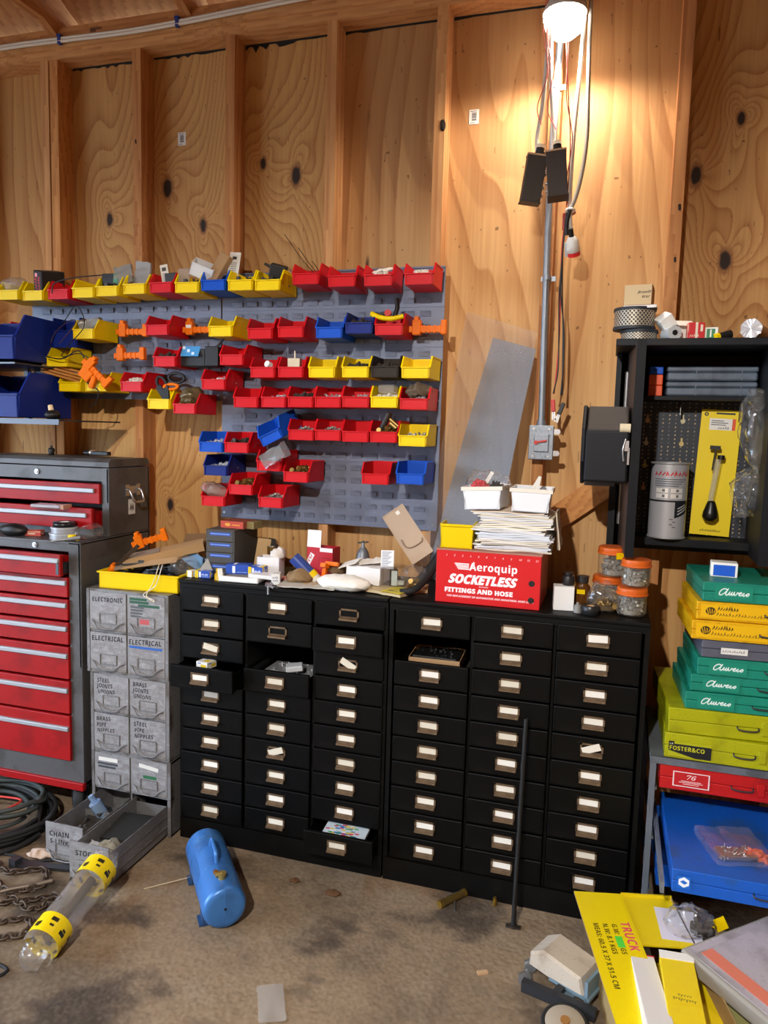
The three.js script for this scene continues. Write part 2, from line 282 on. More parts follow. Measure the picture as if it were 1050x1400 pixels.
{ // a bin knocked askew and two large bins at the far end
  const t = thing('storage_bin', 'bright blue plastic bin tipped askew over a bag of fasteners', 'storage bin', [-1.183, 1.452, .265], [.25, -.1, .42], 'plastic bins hung on the louvered panels');
  part(t, 'tub', BIN.tub, blueP); part(t, 'front_panel', BIN.front, blueP);
  for (const [p, r, l] of [[[-2.31, 1.735, .46], [0, .10, 0], 'large dark blue bin, upper of two beside the tool chest'], [[-2.29, 1.518, .46], [0, .04, 0], 'large dark blue bin, lower of two beside the tool chest']]) {
    const b = thing('large_bin', l, 'storage bin', p, r, 'large blue bins above the tool chest'); part(b, 'tub', BINL.tub, navyP); part(b, 'front_panel', BINL.front, navyP);
  }
  const d = thing('storage_bin', 'deep blue plastic bin behind tangled leads on the louvered panel', 'storage bin', [-2.137, 1.803, .21], [0, .05, 0], 'plastic bins hung on the louvered panels');
  const g = binGeo(.125, .12, .10, .55); part(d, 'tub', g.tub, navyP); part(d, 'front_panel', g.front, navyP);
  const e = thing('storage_bin', 'red plastic bin tucked behind the upper large blue bin', 'storage bin', [-2.36, 1.80, .155], 0, 'plastic bins hung on the louvered panels');
  const g2 = binGeo(.2, .12, .05, .6); part(e, 'tub', g2.tub, redP); part(e, 'front_panel', g2.front, redP);
  const sh = thing('wall_shelf', 'narrow steel shelf under the large blue bins', 'shelf', [-2.36, 1.497, .28]);
  part(sh, 'deck', bx(.66, .006, .36, .075, .012, 0), darkSteel); part(sh, 'front_rail', bx(.66, .02, .004, .075, .006, .18), darkSteel); part(sh, 'deck', bx(.48, .006, .36, -.03, .222, 0), darkSteel); part(sh, 'upright', bx(.02, .24, .02, -.3, .12, -.16), darkSteel); part(sh, 'upright', bx(.02, .24, .02, -.05, .12, -.17), darkSteel);
}
// what lies in the bins: heaps nobody could count
function heap(kind, w, d, h, n, round) {
  const list = [];
  for (let i = 0; i < n; i++) {
    const qa = rr(0, 6.28), qr = w * .56 * Math.sqrt(rnd()), x = round ? Math.cos(qa) * qr : rr(-w / 2, w / 2), z = round ? Math.sin(qa) * qr : rr(-d / 2, d / 2), y = round ? h * rr(.05, 1) : h * (1 - .5 * (x * x * 4 / w / w)) * rr(.55, 1), R = [rr(0, 3), rr(0, 6), rr(0, 3)];
    if (kind === 'screws') list.push(cy(.0014, .0014, .02, x, y, z, ...R, 5), cy(.0035, .003, .003, x, y + .002, z, ...R, 6));
    else if (kind === 'nuts') list.push(cy(.005, .005, .005, x, y, z, ...R, 6));
    else if (kind === 'fittings') list.push(cy(.007, .007, .018, x, y, z, ...R, 8), cy(.009, .009, .006, x, y + .004, z, ...R, 6));
    else list.push(bx(.014, .009, .02, x, y, z, ...R));
  }
  list.push(round ? cy(w * .5, w * .5, h * .3, 0, h * .15, 0) : rb(w, h * .7, d, .004, 0, h * .35, 0)); return M(list);
}
const HEAPS = { screws: ['loose silver screws heaped in the', 'screws', std(0xc9c9cc, .3, .55)], nuts: ['loose steel nuts heaped in the', 'nuts', std(0xa2a09c, .35, .5)], fittings: ['loose brass fittings heaped in the', 'fittings', std(0x8f7440, .4, .8)], bits: ['loose dark small parts heaped in the', 'small parts', std(0x3a332c, .6)], pale: ['loose pale plastic parts heaped in the', 'small parts', std(0xd9d2c4, .6)] };
const heapGeo = {}; for (const k of Object.keys(HEAPS)) heapGeo[k] = [0, 1].map(() => heap(k === 'pale' ? 'bits' : k, .086, .10, .036, 46));
for (const [key, kind] of [['0,9', 'bits'], ['0,10', 'bits'], ['0,13', 'pale'], ['0,14', 'pale'], ['0,7', 'bits'], ['0,4', 'bits'], ['1,6', 'bits'], ['2,1', 'bits'], ['2,6', 'bits'], ['2,7', 'bits'], ['3,2', 'pale'], ['3,4', 'fittings'], ['3,5', 'screws'], ['3,7', 'screws'], ['3,8', 'bits'], ['3,9', 'screws'], ['3,10', 'screws'], ['3,11', 'pale'], ['3,12', 'screws'], ['4,0', 'screws'], ['4,1', 'bits'], ['4,2', 'nuts'], ['4,3', 'nuts'], ['4,5', 'fittings'], ['4,6', 'nuts'], ['5,0', 'screws'], ['5,1', 'nuts'], ['5,2', 'fittings'], ['6,1', 'fittings'], ['6,2', 'nuts']]) {
  const b = binAt[key], [txt, cat, m] = HEAPS[kind];
  const o = solo('fastener_heap', `${txt} ${binWord[b.c]} bin ${b.where.replace(' bin row', ' row').replace('at the conduit end of', 'ending')}`, cat, heapGeo[kind][b.x * 1000 & 1], m, [b.x, b.y + .012, b.z - .066], [0, 0, 0]);
  o.name = kind === 'fittings' ? numbered('fitting_heap') : o.name; o.userData.kind = 'stuff';
}

// ------------------------------------------------------------------ black drawer cabinets
const cardMat = [std(0xe9e2d2, .8), std(0xdcd3bf, .8), std(0xf0ebe0, .8)], tarnish = std(0xffffff, .5, .35, { map: scuff(41, [120, 98, 74], [176, 156, 126], [80, 62, 46], .8) });
const drawerGeo = (() => { const w = .243, h = .0805, d = .365; return uvm(M([rb(w, h, .014, .003, 0, h / 2, -.007), bx(w - .012, .002, d, 0, .004, -d / 2), bx(.002, h * .8, d, -w / 2 + .006, h * .42, -d / 2), bx(.002, h * .8, d, w / 2 - .006, h * .42, -d / 2), bx(w - .012, h * .8, .002, 0, h * .42, -d)])); })();
const holderGeo = uvm((() => { const W = .068, H = .037, b = .0058; return M([bx(W, b, .003, 0, H / 2 - b / 2, .0015), bx(b, H, .003, -W / 2 + b / 2, 0, .0015), bx(b, H, .003, W / 2 - b / 2, 0, .0015), bx(W, .011, .003, 0, -H / 2 + .0055, .0015), bx(W * .94, .0035, .013, 0, -H / 2 + .006, .0075, .35, 0, 0), bx(W * .94, .006, .003, 0, -H / 2 + .002, .0125)]); })(), 4);
const cardGeo = bx(.056, .022, .0008, 0, .004, .0006);
function drawerCabinet(x0, x1, label, missing, pulled, bare, lift) {
  const w = x1 - x0, H = .962, z0 = .098, zf = .478;
  const t = thing('drawer_cabinet', label, 'cabinet', [(x0 + x1) / 2, 0, 0], 0, 'black steel drawer cabinets');
  part(t, 'carcass', uvm(M([bx(.014, H, zf - z0, -w / 2 + .007, H / 2, (z0 + zf) / 2), bx(.014, H, zf - z0, w / 2 - .007, H / 2, (z0 + zf) / 2), bx(w, H, .006, 0, H / 2, z0 + .003), bx(w - .02, .006, zf - z0 - .02, 0, .082, (z0 + zf) / 2), bx(w, .026, .012, 0, H - .021, zf - .004),
    ...[-1, 1].map(s => bx(.008, H - .1, zf - z0 - .01, s * .1275, H / 2 + .03, (z0 + zf) / 2 - .002))])), blackPaint);
  part(t, 'top', uvm(rb(w, .012, zf - z0 + .012, .003, 0, H - .005, (z0 + zf) / 2 + .004)), blackPaint);
  part(t, 'plinth', uvm(M([bx(w, .078, .016, 0, .039, zf - .006)])), blackPaint);
  for (let c = 0; c < 3; c++) for (let r = 0; r < 10; r++) {
    const k = c + ',' + r; if (missing.includes(k)) continue;
    const p = pulled[k] || rr(0, .003), yy = .8535 - r * .0855;
    const d = part(t, 'drawer', drawerGeo, blackDrawer, [(c - 1) * .2555, yy, zf + .006 + p], [pulled[k] > .04 ? .05 : 0, 0, 0]);
    part(d, 'label_holder', holderGeo, tarnish, [-.002, .044, 0]);
    if (!bare.includes(k)) part(d, 'card', cardGeo, pick(cardMat), [-.002, .044, lift[k] ? .0045 : 0], [0, 0, lift[k] || rr(-.02, .02)]);
  }
}
drawerCabinet(-1.437, -.664, 'black steel card-drawer cabinet next to the stacked grey drawer units', ['1,2'], { '0,3': .075, '2,1': .022, '2,9': .07, '1,3': .02 }, ['2,0', '1,1'], { '2,2': -.5, '1,6': .35, '0,2': -.2 });
drawerCabinet(-.659, .140, 'black steel card-drawer cabinet under the red fittings box', ['0,1'], { '1,8': .004 }, [], { '2,4': .38, '2,0': .04 });

// ------------------------------------------------------------------ red and grey tool chests
{
  const x0 = -2.48, x1 = -1.822, w = x1 - x0, zb = .094, zf = .52, cx = (x0 + x1) / 2;
  const t = thing('roller_cabinet', 'grey roller tool cabinet with seven red drawers', 'tool cabinet', [cx, 0, 0]);
  part(t, 'body', uvm(M([rb(.012, .93, zf - zb, .003, -w / 2 + .006, .605, (zb + zf) / 2), rb(.012, .93, zf - zb, .003, w / 2 - .006, .605, (zb + zf) / 2), bx(w, .93, .008, 0, .605, zb + .004), bx(.05, .93, .01, w / 2 - .026, .605, zf - .005), bx(.05, .93, .01, -w / 2 + .026, .605, zf - .005), bx(w - .1, .034, .012, 0, 1.051, zf - .0065), bx(w - .1, .095, .012, 0, .19, zf - .0065), bx(w, .012, zf - zb, 0, .15, (zb + zf) / 2)])), chestGrey);
  part(t, 'top', uvm(M([rb(w, .012, zf - zb, .004, 0, 1.064, (zb + zf) / 2)])), chestGrey);
  part(t, 'skirt', rb(w + .004, .03, .02, .004, 0, .143, zf), chestRed);
  part(t, 'lock', M([cy(.010, .010, .006, .13, 1.05, zf + .002, Math.PI / 2, 0, 0), cy(.006, .006, .014, .13, 1.05, zf + .002, Math.PI / 2, 0, 0)]), steel);
  for (const [y0, y1, p] of [[.945, 1.032, .035], [.862, .942, 0], [.776, .859, 0], [.684, .773, 0], [.553, .681, 0], [.42, .55, 0], [.238, .417, 0]]) {
    const h = y1 - y0 - .006;
    const d = part(t, 'drawer', uvm(M([rb(w - .1, h, .016, .003, 0, h / 2, 0), bx(w - .12, h * .8, .30, 0, h * .42, -.155)])), chestRed, [0, y0 + .003, zf + .004 + p]);
    part(d, 'pull_rail', M([rb(w - .105, .016, .012, .003, 0, h * .72, .012), bx(w - .105, .003, .016, 0, h * .72 + .008, .008)]), alu);
    if (p) part(d, 'slide', bx(.012, h * .5, .3, w / 2 - .062, h * .35, -.14), darkSteel);
  }
  for (const [px, pz, big] of [[-w / 2 + .08, zf - .06, 1], [w / 2 - .06, zf - .055, 1], [-w / 2 + .08, zb + .06, 0], [w / 2 - .06, zb + .06, 0]]) {
    const c = part(t, 'caster', M([tf(lathe([[.02, -.02], [.055, -.02], [.064, -.012], [.064, .012], [.055, .02], [.02, .02]]), 0, .064, 0, 0, 0, Math.PI / 2), bx(.006, .09, .04, .026, .09, 0), bx(.006, .09, .04, -.026, .09, 0), bx(.06, .006, .06, 0, .14, 0)]), rubber, [px, 0, pz], [0, .5, 0]);
    part(c, 'hub', cy(.022, .022, .046, 0, .064, 0, 0, 0, Math.PI / 2), darkSteel);
  }
  const zt = .355, q = thing('top_chest', 'grey tool chest with red drawers standing on the roller cabinet', 'tool chest', [cx, 1.071, 0]);
  part(q, 'body', uvm(M([rb(.012, .262, zt - .095, .003, -w / 2 + .006, .131, (zt + .095) / 2), rb(.012, .262, zt - .095, .003, w / 2 - .006, .131, (zt + .095) / 2), bx(w, .262, .008, 0, .131, .099), bx(.03, .262, .01, w / 2 - .016, .131, zt - .005), bx(.03, .262, .01, -w / 2 + .016, .131, zt - .005), bx(w - .06, .05, .01, 0, .236, zt - .0055), bx(w - .06, .02, .01, 0, .01, zt - .0055), bx(w - .02, .01, zt - .1, 0, .02, (zt + .095) / 2), bx(w - .02, .004, zt - .1, 0, .215, (zt + .095) / 2)])), chestGrey);
  part(q, 'lid', uvm((() => { const d = zt - .095; const s = [[0, 0], [d, 0], [d, .018], [d - .012, .03], [.012, .03], [0, .018]]; return prism(s, w).rotateY(-Math.PI / 2).translate(0, .266, .095); })()), chestGrey);
  part(q, 'lock', M([cy(.010, .010, .006, .0, .238, zt + .003, Math.PI / 2, 0, 0), cy(.006, .006, .014, .0, .238, zt + .003, Math.PI / 2, 0, 0)]), steel);
  for (const [y0, y1, p] of [[.122, .205, .006], [.03, .115, .052]]) {
    const h = y1 - y0 - .006, d = part(q, 'drawer', uvm(M([rb(w - .066, h, .014, .003, 0, h / 2, 0), bx(w - .09, h * .7, .2, 0, h * .37, -.105)])), chestRed, [0, y0 + .003, zt + p]);
    part(d, 'pull_rail', M([rb(w - .085, .017, .012, .003, -.01, h * .66, .012)]), alu);
  }
  const hd = part(q, 'side_handle', M([tube([[0, .015, -.035], [.012, .012, -.036], [.03, -.03, -.03], [.03, -.034, 0], [.03, -.03, .03], [.012, .012, .036], [0, .015, .035]], .005, 30), bx(.004, .045, .022, .002, .012, -.035), bx(.004, .045, .022, .002, .012, .035), bx(.003, .03, .075, .001, .012, 0)]), steel, [w / 2 + .001, .16, .21]);
  part(q, 'sticker', bx(.001, .06, .042, 0, 0, 0), printed(canvasTex(64, 90, (g) => { g.fillStyle = '#e9e6dd'; g.fillRect(0, 0, 64, 90); g.strokeStyle = '#151515'; g.lineWidth = 7; g.beginPath(); g.moveTo(14, 66); g.lineTo(22, 36); g.lineTo(32, 64); g.lineTo(42, 36); g.lineTo(50, 66); g.stroke(); })), [w / 2 + .001, .105, .215]);
}

// ------------------------------------------------------------------ grey stacked drawer units
function grime(g, w, h, s) {
  for (let i = 0; i < 2600; i++) { const a = hash(i, 1, s), x = hash(i, 2, s) * w, y = (1 - Math.pow(hash(i, 3, s), 2.2)) * h; g.fillStyle = `rgba(${60 + a * 30},${48 + a * 20},36,${.05 + .18 * a})`; g.fillRect(x, y, 1 + a * 5, 1 + hash(i, 4, s) * 3); }
  for (let i = 0; i < 40; i++) { g.strokeStyle = `rgba(40,32,26,${.1 + .3 * hash(i, 6, s)})`; g.lineWidth = 1; g.beginPath(); const x = hash(i, 7, s) * w, y = hash(i, 8, s) * h; g.moveTo(x, y); g.lineTo(x + 30 * (hash(i, 9, s) - .5), y + 14 * (hash(i, 10, s) - .5)); g.stroke(); }
}
function frontTex(lines, s, extra) {
  return canvasTex(256, 224, (g, w, h) => {
    g.fillStyle = '#918e8e'; g.fillRect(0, 0, w, h);
    for (let i = 0; i < 260; i++) { g.fillStyle = `rgba(${hash(i, 1, s + 99) > .5 ? '200,200,202' : '110,104,100'},.10)`; g.fillRect(hash(i, 2, s) * w, hash(i, 3, s) * h, 10 + hash(i, 4, s) * 50, 4 + hash(i, 5, s) * 26); }
    grime(g, w, h, s);
    g.fillStyle = '#0d0c0c'; g.textBaseline = 'top';
    for (const [txt, x, y, px] of lines) { g.save(); g.translate(x, y); g.transform(1, -.03, -.06, 1, 0, 0); g.font = `bold ${px}px sans-serif`; for (let i = 0, cx = 0; i < txt.length; i++) { g.fillText(txt[i], cx, (hash(i, 3, s) - .5) * 5); cx += g.measureText(txt[i]).width * .97 + 1; } g.restore(); }
    if (extra) extra(g, w, h);
  });
}
function greyDrawer(parent, pos, rot, tex, w, h, d, tray) {
  const m = part(parent, 'drawer', uvm(M([rb(w, h, .006, .002, 0, h / 2, -.003), ...(tray ? [bx(w - .01, .003, d, 0, .006, -d / 2), bx(.003, h * .82, d, -w / 2 + .004, h * .43, -d / 2), bx(.003, h * .82, d, w / 2 - .004, h * .43, -d / 2), bx(.004, .006, d, w / 2 - .003, h * .55, -d / 2), bx(.006, .006, d, w / 2 - .003, h * .25, -d / 2), bx(w - .01, h * .7, .003, 0, h * .36, -d), bx(w - .01, h * .6, .003, 0, h * .31, -d * .55)] : [])])), greyMetal, pos, rot);
  part(m, 'front_plate', new THREE.PlaneGeometry(w - .004, h - .004).translate(0, h / 2, .0006), std(0xffffff, .55, .25, { map: tex }));
  part(m, 'card_frame', M([bx(.07, .004, .003, 0, h * .44, .002), bx(.004, .035, .003, -.035, h * .31, .002), bx(.004, .035, .003, .035, h * .31, .002), bx(.07, .004, .003, 0, h * .18, .002)]), greyMetal);
  part(m, 'pull', (() => { const W = w * .36; return M([tube([[-W - .012, h * .24, .001], [-W, h * .21, .006], [-W * .62, h * .09, .015], [0, h * .07, .017], [W * .62, h * .09, .015], [W, h * .21, .006], [W + .012, h * .24, .001]], .0032, 24, 5)]); })(), greyMetal);
  return m;
}
function greyUnit(x, y, z, w, h, label, fronts, turn, skip = []) {
  const d = .38, t = thing('small_drawer_unit', label, 'drawer unit', [x, y, z], turn, 'stacked grey drawer units');
  part(t, 'body', uvm(M([rb(.008, h, d, .002, -w / 2 + .004, h / 2, -d / 2), rb(.008, h, d, .002, w / 2 - .004, h / 2, -d / 2), bx(w, .008, d, 0, .004, -d / 2), bx(w, .01, d, 0, h - .005, -d / 2), bx(w, h, .004, 0, h / 2, -d + .002), bx(.006, h, .02, 0, h / 2, -.012), bx(w, .006, .02, 0, h / 2, -.012), rb(.014, h, .01, .002, w / 2 - .007, h / 2, -.002), rb(.014, h, .01, .002, -w / 2 + .007, h / 2, -.002), ...[-.1, -.36].map(q => rb(.006, h - .02, .025, .002, w / 2 + .001, h / 2, q))])), greyMetal);
  const dw = w / 2 - .016, dh = h / 2 - .012;
  fronts.forEach((tex, i) => { if (skip.includes(i)) return; greyDrawer(t, [(i % 2 ? 1 : -1) * (dw / 2 + .002), i < 2 ? h / 2 + .004 : .008, .002], [0, 0, 0], tex, dw, dh, d, false); });
  return { t, dw, dh };
}
{
  const band = (c, x, y, w, h) => g => { g.fillStyle = c; g.fillRect(x, y, w, h); };
  const T = [
    frontTex([['ELECTRONIC', 16, 26, 36]], 1), frontTex([], 2, g => { for (let i = 0; i < 3; i++) { g.fillStyle = '#2e5a44'; g.fillRect(14 + (i === 2 ? 60 : 0), 14 + i * 18, 120 + i * 14, 15); } for (let i = 0; i < 4; i++) { g.fillStyle = '#5c5d60'; g.fillRect(20, 62 + i * 18, 95 - i * 6, 13); } g.fillStyle = '#c0565a'; g.fillRect(84, 136, 66, 30); }),
    frontTex([['ELECTRICAL', 10, 10, 40], ['~ ~ ~', 26, 58, 20]], 3), frontTex([['ELECTRICAL', 6, 10, 40]], 4, band('#2f62b0', 8, 54, 232, 14)),
    frontTex([['STEEL', 26, 14, 34], ['JOINTS', 26, 50, 34], ['UNIONS', 30, 86, 32]], 5), frontTex([['BRASS', 22, 10, 34], ['JOINTS', 22, 46, 34], ['UNIONS', 26, 84, 32]], 6),
    frontTex([['BRASS', 16, 12, 36], ['PIPE', 18, 50, 34], ['NIPPLES', 22, 86, 32]], 7), frontTex([['STEEL', 26, 10, 36], ['PIPE', 30, 48, 34], ['NIPPLES', 30, 84, 34]], 8),
    frontTex([], 9, g => { g.fillStyle = '#e6e2d8'; g.fillRect(28, 22, 140, 26); g.fillStyle = '#3f4448'; g.fillRect(20, 58, 150, 14); g.fillRect(24, 80, 130, 14); }), frontTex([], 10, g => { g.fillStyle = '#e6e2d8'; g.save(); g.rotate(.12); g.fillRect(60, 14, 140, 26); g.restore(); g.fillStyle = '#2f6b45'; g.fillRect(86, 96, 96, 22); }),
    frontTex([['CHAIN', 26, 40, 44], ['S-LINKS', 30, 90, 40]], 11), frontTex([['STOCK', 40, 34, 44], ['~~~', 44, 84, 30]], 12),
  ];
  const X = -1.632;
  greyUnit(X - .004, .592, .507, .342, .312, 'grey drawer unit marked electronic and electrical, topmost of its stack', T.slice(0, 4), .01);
  greyUnit(X, .288, .503, .338, .304, 'grey drawer unit marked joints and pipe nipples, middle of its stack', T.slice(4, 8), -.01);
  const { t, dw, dh } = greyUnit(X, 0, .5, .34, .288, 'grey drawer unit at the stack bottom with two drawers pulled out', [T[8], T[9], T[10], T[11]], 0, [2, 3]);
  greyDrawer(t, [-dw / 2 - .002, .008, .262], [0, 0, 0], T[10], dw, dh, .36, true); greyDrawer(t, [dw / 2 + .002, .008, .335], [0, 0, 0], T[11], dw, dh, .36, true);
}

// ------------------------------------------------------------------ wiring on the wall
{
  for (const [dy, dz, s] of [[0, 0, 0], [-.012, .003, 1]]) solo('electric_cable', s ? 'lower white cable clipped along the top plate' : 'upper white cable clipped along the top plate', 'cable', tube([[-2.9, 3.035 + dy, .107 + dz], [-2.4, 3.04 + dy, .107 + dz], [-2.2, 3.036 + dy, .107 + dz], [-1.9, 3.030 + dy, .107 + dz], [-1.66, 3.035 + dy, .107 + dz], [-1.4, 3.046 + dy, .107 + dz], [-1.1, 3.058 + dy, .107 + dz], [-.8, 3.06 + dy, .107 + dz]], .0065, 60), wireWhite);
  for (const [x, l] of [[-2.215, 'blue cable clip on the top plate above the doubled stud'], [-1.675, 'blue cable clip on the top plate between two joists']]) solo('cable_clip', l, 'cable clip', M([bx(.014, .034, .014, 0, 0, 0), bx(.018, .008, .018, 0, .016, 0)]), std(0x27408c, .5), [x, 3.03, .109], undefined, 'blue cable clips');
  const cd = thing('conduit', 'grey steel conduit running down the stud to the switch', 'conduit', [-.24, 1.535, .112]);
  part(cd, 'pipe', tube([[.008, 1.5, 0], [-.002, 1.1, 0], [-.008, .76, 0], [-.003, .3, 0], [.002, .008, 0]], .0115, 40, 12), galv);
  part(cd, 'connector', M([cy(.016, .016, .018, .002, .01, 0), cy(.019, .019, .007, .002, .002, 0, 0, 0, 0, 6)]), galv);
  for (const y of [.5, 1.12]) part(cd, 'strap', M([bx(.05, .016, .003, 0, y, -.018), cy(.0135, .0135, .016, -.004, y, 0)]), galv);
  const sw = thing('switch_box', 'grey steel switch box with red lever below the conduit', 'switch', [-.234, 1.478, .09]);
  part(sw, 'box', rb(.08, .112, .045, .004, 0, 0, .0225), galv); part(sw, 'cover', M([rb(.084, .118, .006, .003, 0, 0, .047), rb(.05, .062, .01, .003, .002, -.001, .052)]), galv);
  part(sw, 'lever', M([cy(.007, .007, .008, -.016, 0, .06, Math.PI / 2, 0, 0, 14), bx(.038, .006, .006, .002, .004, .062, 0, 0, .18)]), wireRed);
  for (const y of [.038, -.036]) part(sw, 'ear', M([bx(.02, .018, .003, .05, y, .044), cy(.008, .008, .004, .056, y, .044, Math.PI / 2, 0, 0, 12)]), steel);
  for (const [x, y] of [[-.026, .047], [.026, .047], [-.026, -.047], [.026, -.047]]) part(sw, 'screw', cy(.004, .004, .003, x, y, .051, Math.PI / 2, 0, 0, 8), steel);

  const boxM = std(0x3f352e, .6), topM = std(0xcfa987, .7), cream = std(0xe8dfc8, .5);
  for (const [p, rot, l, path] of [[[-.289, 2.314, .25], [.08, .25, -.12], 'dark metal driver box hanging askew from the cable beside its twin', [[-.281, 2.40, .25], [-.284, 2.438, .245], [-.28, 2.483, .24], [-.273, 2.531, .24], [-.267, 2.64, .24], [-.264, 2.759, .24], [-.262, 3.08, .24]]], [[-.214, 2.318, .262], [-.1, .06, .1], 'dark brown metal driver box hanging in front of the conduit', [[-.231, 2.40, .25], [-.231, 2.427, .25], [-.233, 2.461, .245], [-.241, 2.528, .24], [-.251, 2.638, .24], [-.255, 2.758, .24], [-.256, 3.08, .24]]]]) {
    const t = thing('driver_box', l, 'electrical box', p, rot);
    part(t, 'body', rb(.062, .138, .05, .003, 0, 0, 0), boxM); part(t, 'end_plate', bx(.066, .005, .054, 0, .071, 0), topM); part(t, 'end_plate', bx(.066, .004, .054, 0, -.071, 0), boxM);
    part(t, 'gland', M([cy(.013, .013, .024, .006, .086, 0), cy(.017, .017, .008, .006, .08, 0, 0, 0, 0, 6)]), black); part(t, 'gland_ring', cy(.014, .014, .01, .006, .102, 0), cream);
    for (const y of [.02, -.02, -.045]) part(t, 'screw', cy(.005, .005, .008, p[0] < -.25 ? .034 : -.034, y, .0, 0, 0, Math.PI / 2, 8), steel);
    solo('supply_cable', p[0] < -.25 ? 'pale cable feeding the driver box that hangs askew' : 'pale cable feeding the driver box over the conduit', 'cable', tube(path, .0065, 50), wireWhite);
    solo('supply_wire', p[0] < -.25 ? 'thin pink red wire wound on the askew driver box cable' : 'thin pink red wire wound on the straight driver box cable', 'wire', tube(path.slice(2).map(([x, y, z], i) => [x + (i % 2 ? -.014 : .008), y, z + .008]), .0016, 50, 5), std(0xd8635e, .5));
  }
  for (const [dx, l, m] of [[0, 'loose red wire of the hanging pair beside the conduit', wireRed], [.006, 'loose pink wire of the hanging pair beside the conduit', std(0xd98a80, .5)]]) solo('supply_wire', l, 'wire', tube([[-.212 + dx, 3.08, .24], [-.206 + dx, 2.72, .24], [-.193 - dx, 2.567, .24], [-.18 + dx, 2.434, .24], [-.179 - dx, 2.301, .24], [-.183 + dx, 2.234, .22]], .0018, 60, 5), m);
  solo('drop_cord', 'white drop cord ending in the red faced plug', 'cord', tube([[-.158, 3.08, .2], [-.16, 2.756, .2], [-.166, 2.603, .2], [-.173, 2.448, .2], [-.175, 2.314, .2], [-.174, 2.245, .2], [-.168, 2.17, .2], [-.164, 2.138, .2]], .0068, 60, 8), std(0xd9d2c8, .5));
  solo('drop_cord', 'grey drop cord tied back to the white cord with a black end', 'cord', tube([[-.142, 3.08, .2], [-.14, 2.753, .2], [-.136, 2.6, .2], [-.132, 2.445, .2], [-.142, 2.334, .205], [-.159, 2.256, .21], [-.172, 2.225, .212]], .0068, 60, 8), std(0xb5aca0, .5));
  solo('cable_tie', 'white tie holding the two drop cords together', 'cable tie', tf(new THREE.TorusGeometry(.014, .003, 6, 16), 0, 0, 0, Math.PI / 2 - .2, 0, 0), white, [-.171, 2.226, .205]);
  solo('cord_sleeve', 'black end sleeve hanging below the cable tie', 'cord', tube([[-.172, 2.225, .212], [-.18, 2.19, .21], [-.178, 2.15, .2]], .007, 10), black);
  const pl = thing('plug_connector', 'white plug with a red face hanging on its cord', 'plug', [-.158, 2.118, .2], [.5, .3, .3]);
  part(pl, 'shell', lathe([[0, .03], [.012, .028], [.02, .012], [.022, -.02], [.0, -.02]]), white); part(pl, 'face', M([cy(.021, .02, .016, 0, -.026, 0)]), std(0xdd2a2c, .4)); part(pl, 'latch', bx(.01, .045, .006, -.022, -.008, 0, 0, 0, -.1), std(0xcfd6dc, .5)); part(pl, 'cord_grip', cy(.008, .008, .03, 0, .04, 0), black);
  for (const [m, c, o, path, tip, rot] of [[wireRed, 'red', 0, [[-.183, 2.24, .17], [-.195, 2.144, .15], [-.194, 1.978, .13], [-.191, 1.834, .125], [-.195, 1.713, .125], [-.199, 1.645, .125]], [-.2, 1.605, .125], .1], [wireBlack, 'black', 1, [[-.186, 2.23, .17], [-.192, 2.12, .15], [-.188, 1.978, .13], [-.18, 1.86, .125], [-.175, 1.738, .125], [-.171, 1.64, .125]], [-.172, 1.595, .125], -.35]]) {
    const t = thing('test_lead', `${c} test lead with alligator clip dangling beside the conduit`, 'test lead');
    part(t, 'wire', tube(path, .0022, 60, 6), m); part(t, 'wire', tube(path.map(([x, y, z], i) => [x + .005 * Math.sin(i * 2 + o), y, z + .004]), .0022, 60, 6), o ? m : wireBlack);
    const c2 = part(t, 'clip', M([rb(.014, .042, .012, .003, 0, 0, 0)]), m, tip, [0, 0, rot]); part(c2, 'jaw', M([bx(.006, .03, .006, .003, -.034, 0, 0, 0, .1), bx(.006, .03, .006, -.003, -.034, 0, 0, 0, -.1)]), steel);
  }
  solo('cord_hook', 'red plastic cord hook fixed on the stud', 'hook', M([bx(.02, .05, .02, 0, 0, 0), bx(.04, .012, .02, .012, .02, .01, 0, 0, .5)]), std(0x8e1f22, .5), [-.19, 2.215, .12]);

  // barcode tags stapled to the plywood
  const bar = canvasTex(64, 84, (g, w, h) => { g.fillStyle = '#e4e0da'; g.fillRect(0, 0, w, h); for (let i = 0; i < 12; i++) { g.fillStyle = '#39363a'; g.fillRect(18, 18 + i * 4, 30, hash(i, 1, 3) > .4 ? 3 : 1.5); } g.fillRect(8, 8, 40, 3); g.fillRect(8, 74, 28, 3); });
  for (const [x, y, l] of [[-1.724, 2.649, 'white barcode tag on the knotty plywood between studs'], [-.537, 2.626, 'white barcode tag on the plain plywood near the bulb']]) solo('barcode_tag', l, 'tag', flat(new THREE.BoxGeometry(.036, .05, .001)), printed(bar, .7), [x, y, .0012], undefined, 'barcode tags on the plywood');

  // leaning sheets: clear plastic behind a length of expanded mesh
  function sheetGeo(c, bulge, n = 24) { // c: four corners TL TR BL BR
    const g = new THREE.PlaneGeometry(1, 1, n, n), p = g.attributes.position;
    for (let i = 0; i < p.count; i++) { const u = p.getX(i) + .5, v = .5 - p.getY(i); const q = [0, 1, 2].map(k => (c[0][k] * (1 - u) + c[1][k] * u) * (1 - v) + (c[2][k] * (1 - u) + c[3][k] * u) * v); p.setXYZ(i, q[0], q[1], q[2] + bulge(u, v)); }
    g.computeVertexNormals(); return g;
  }
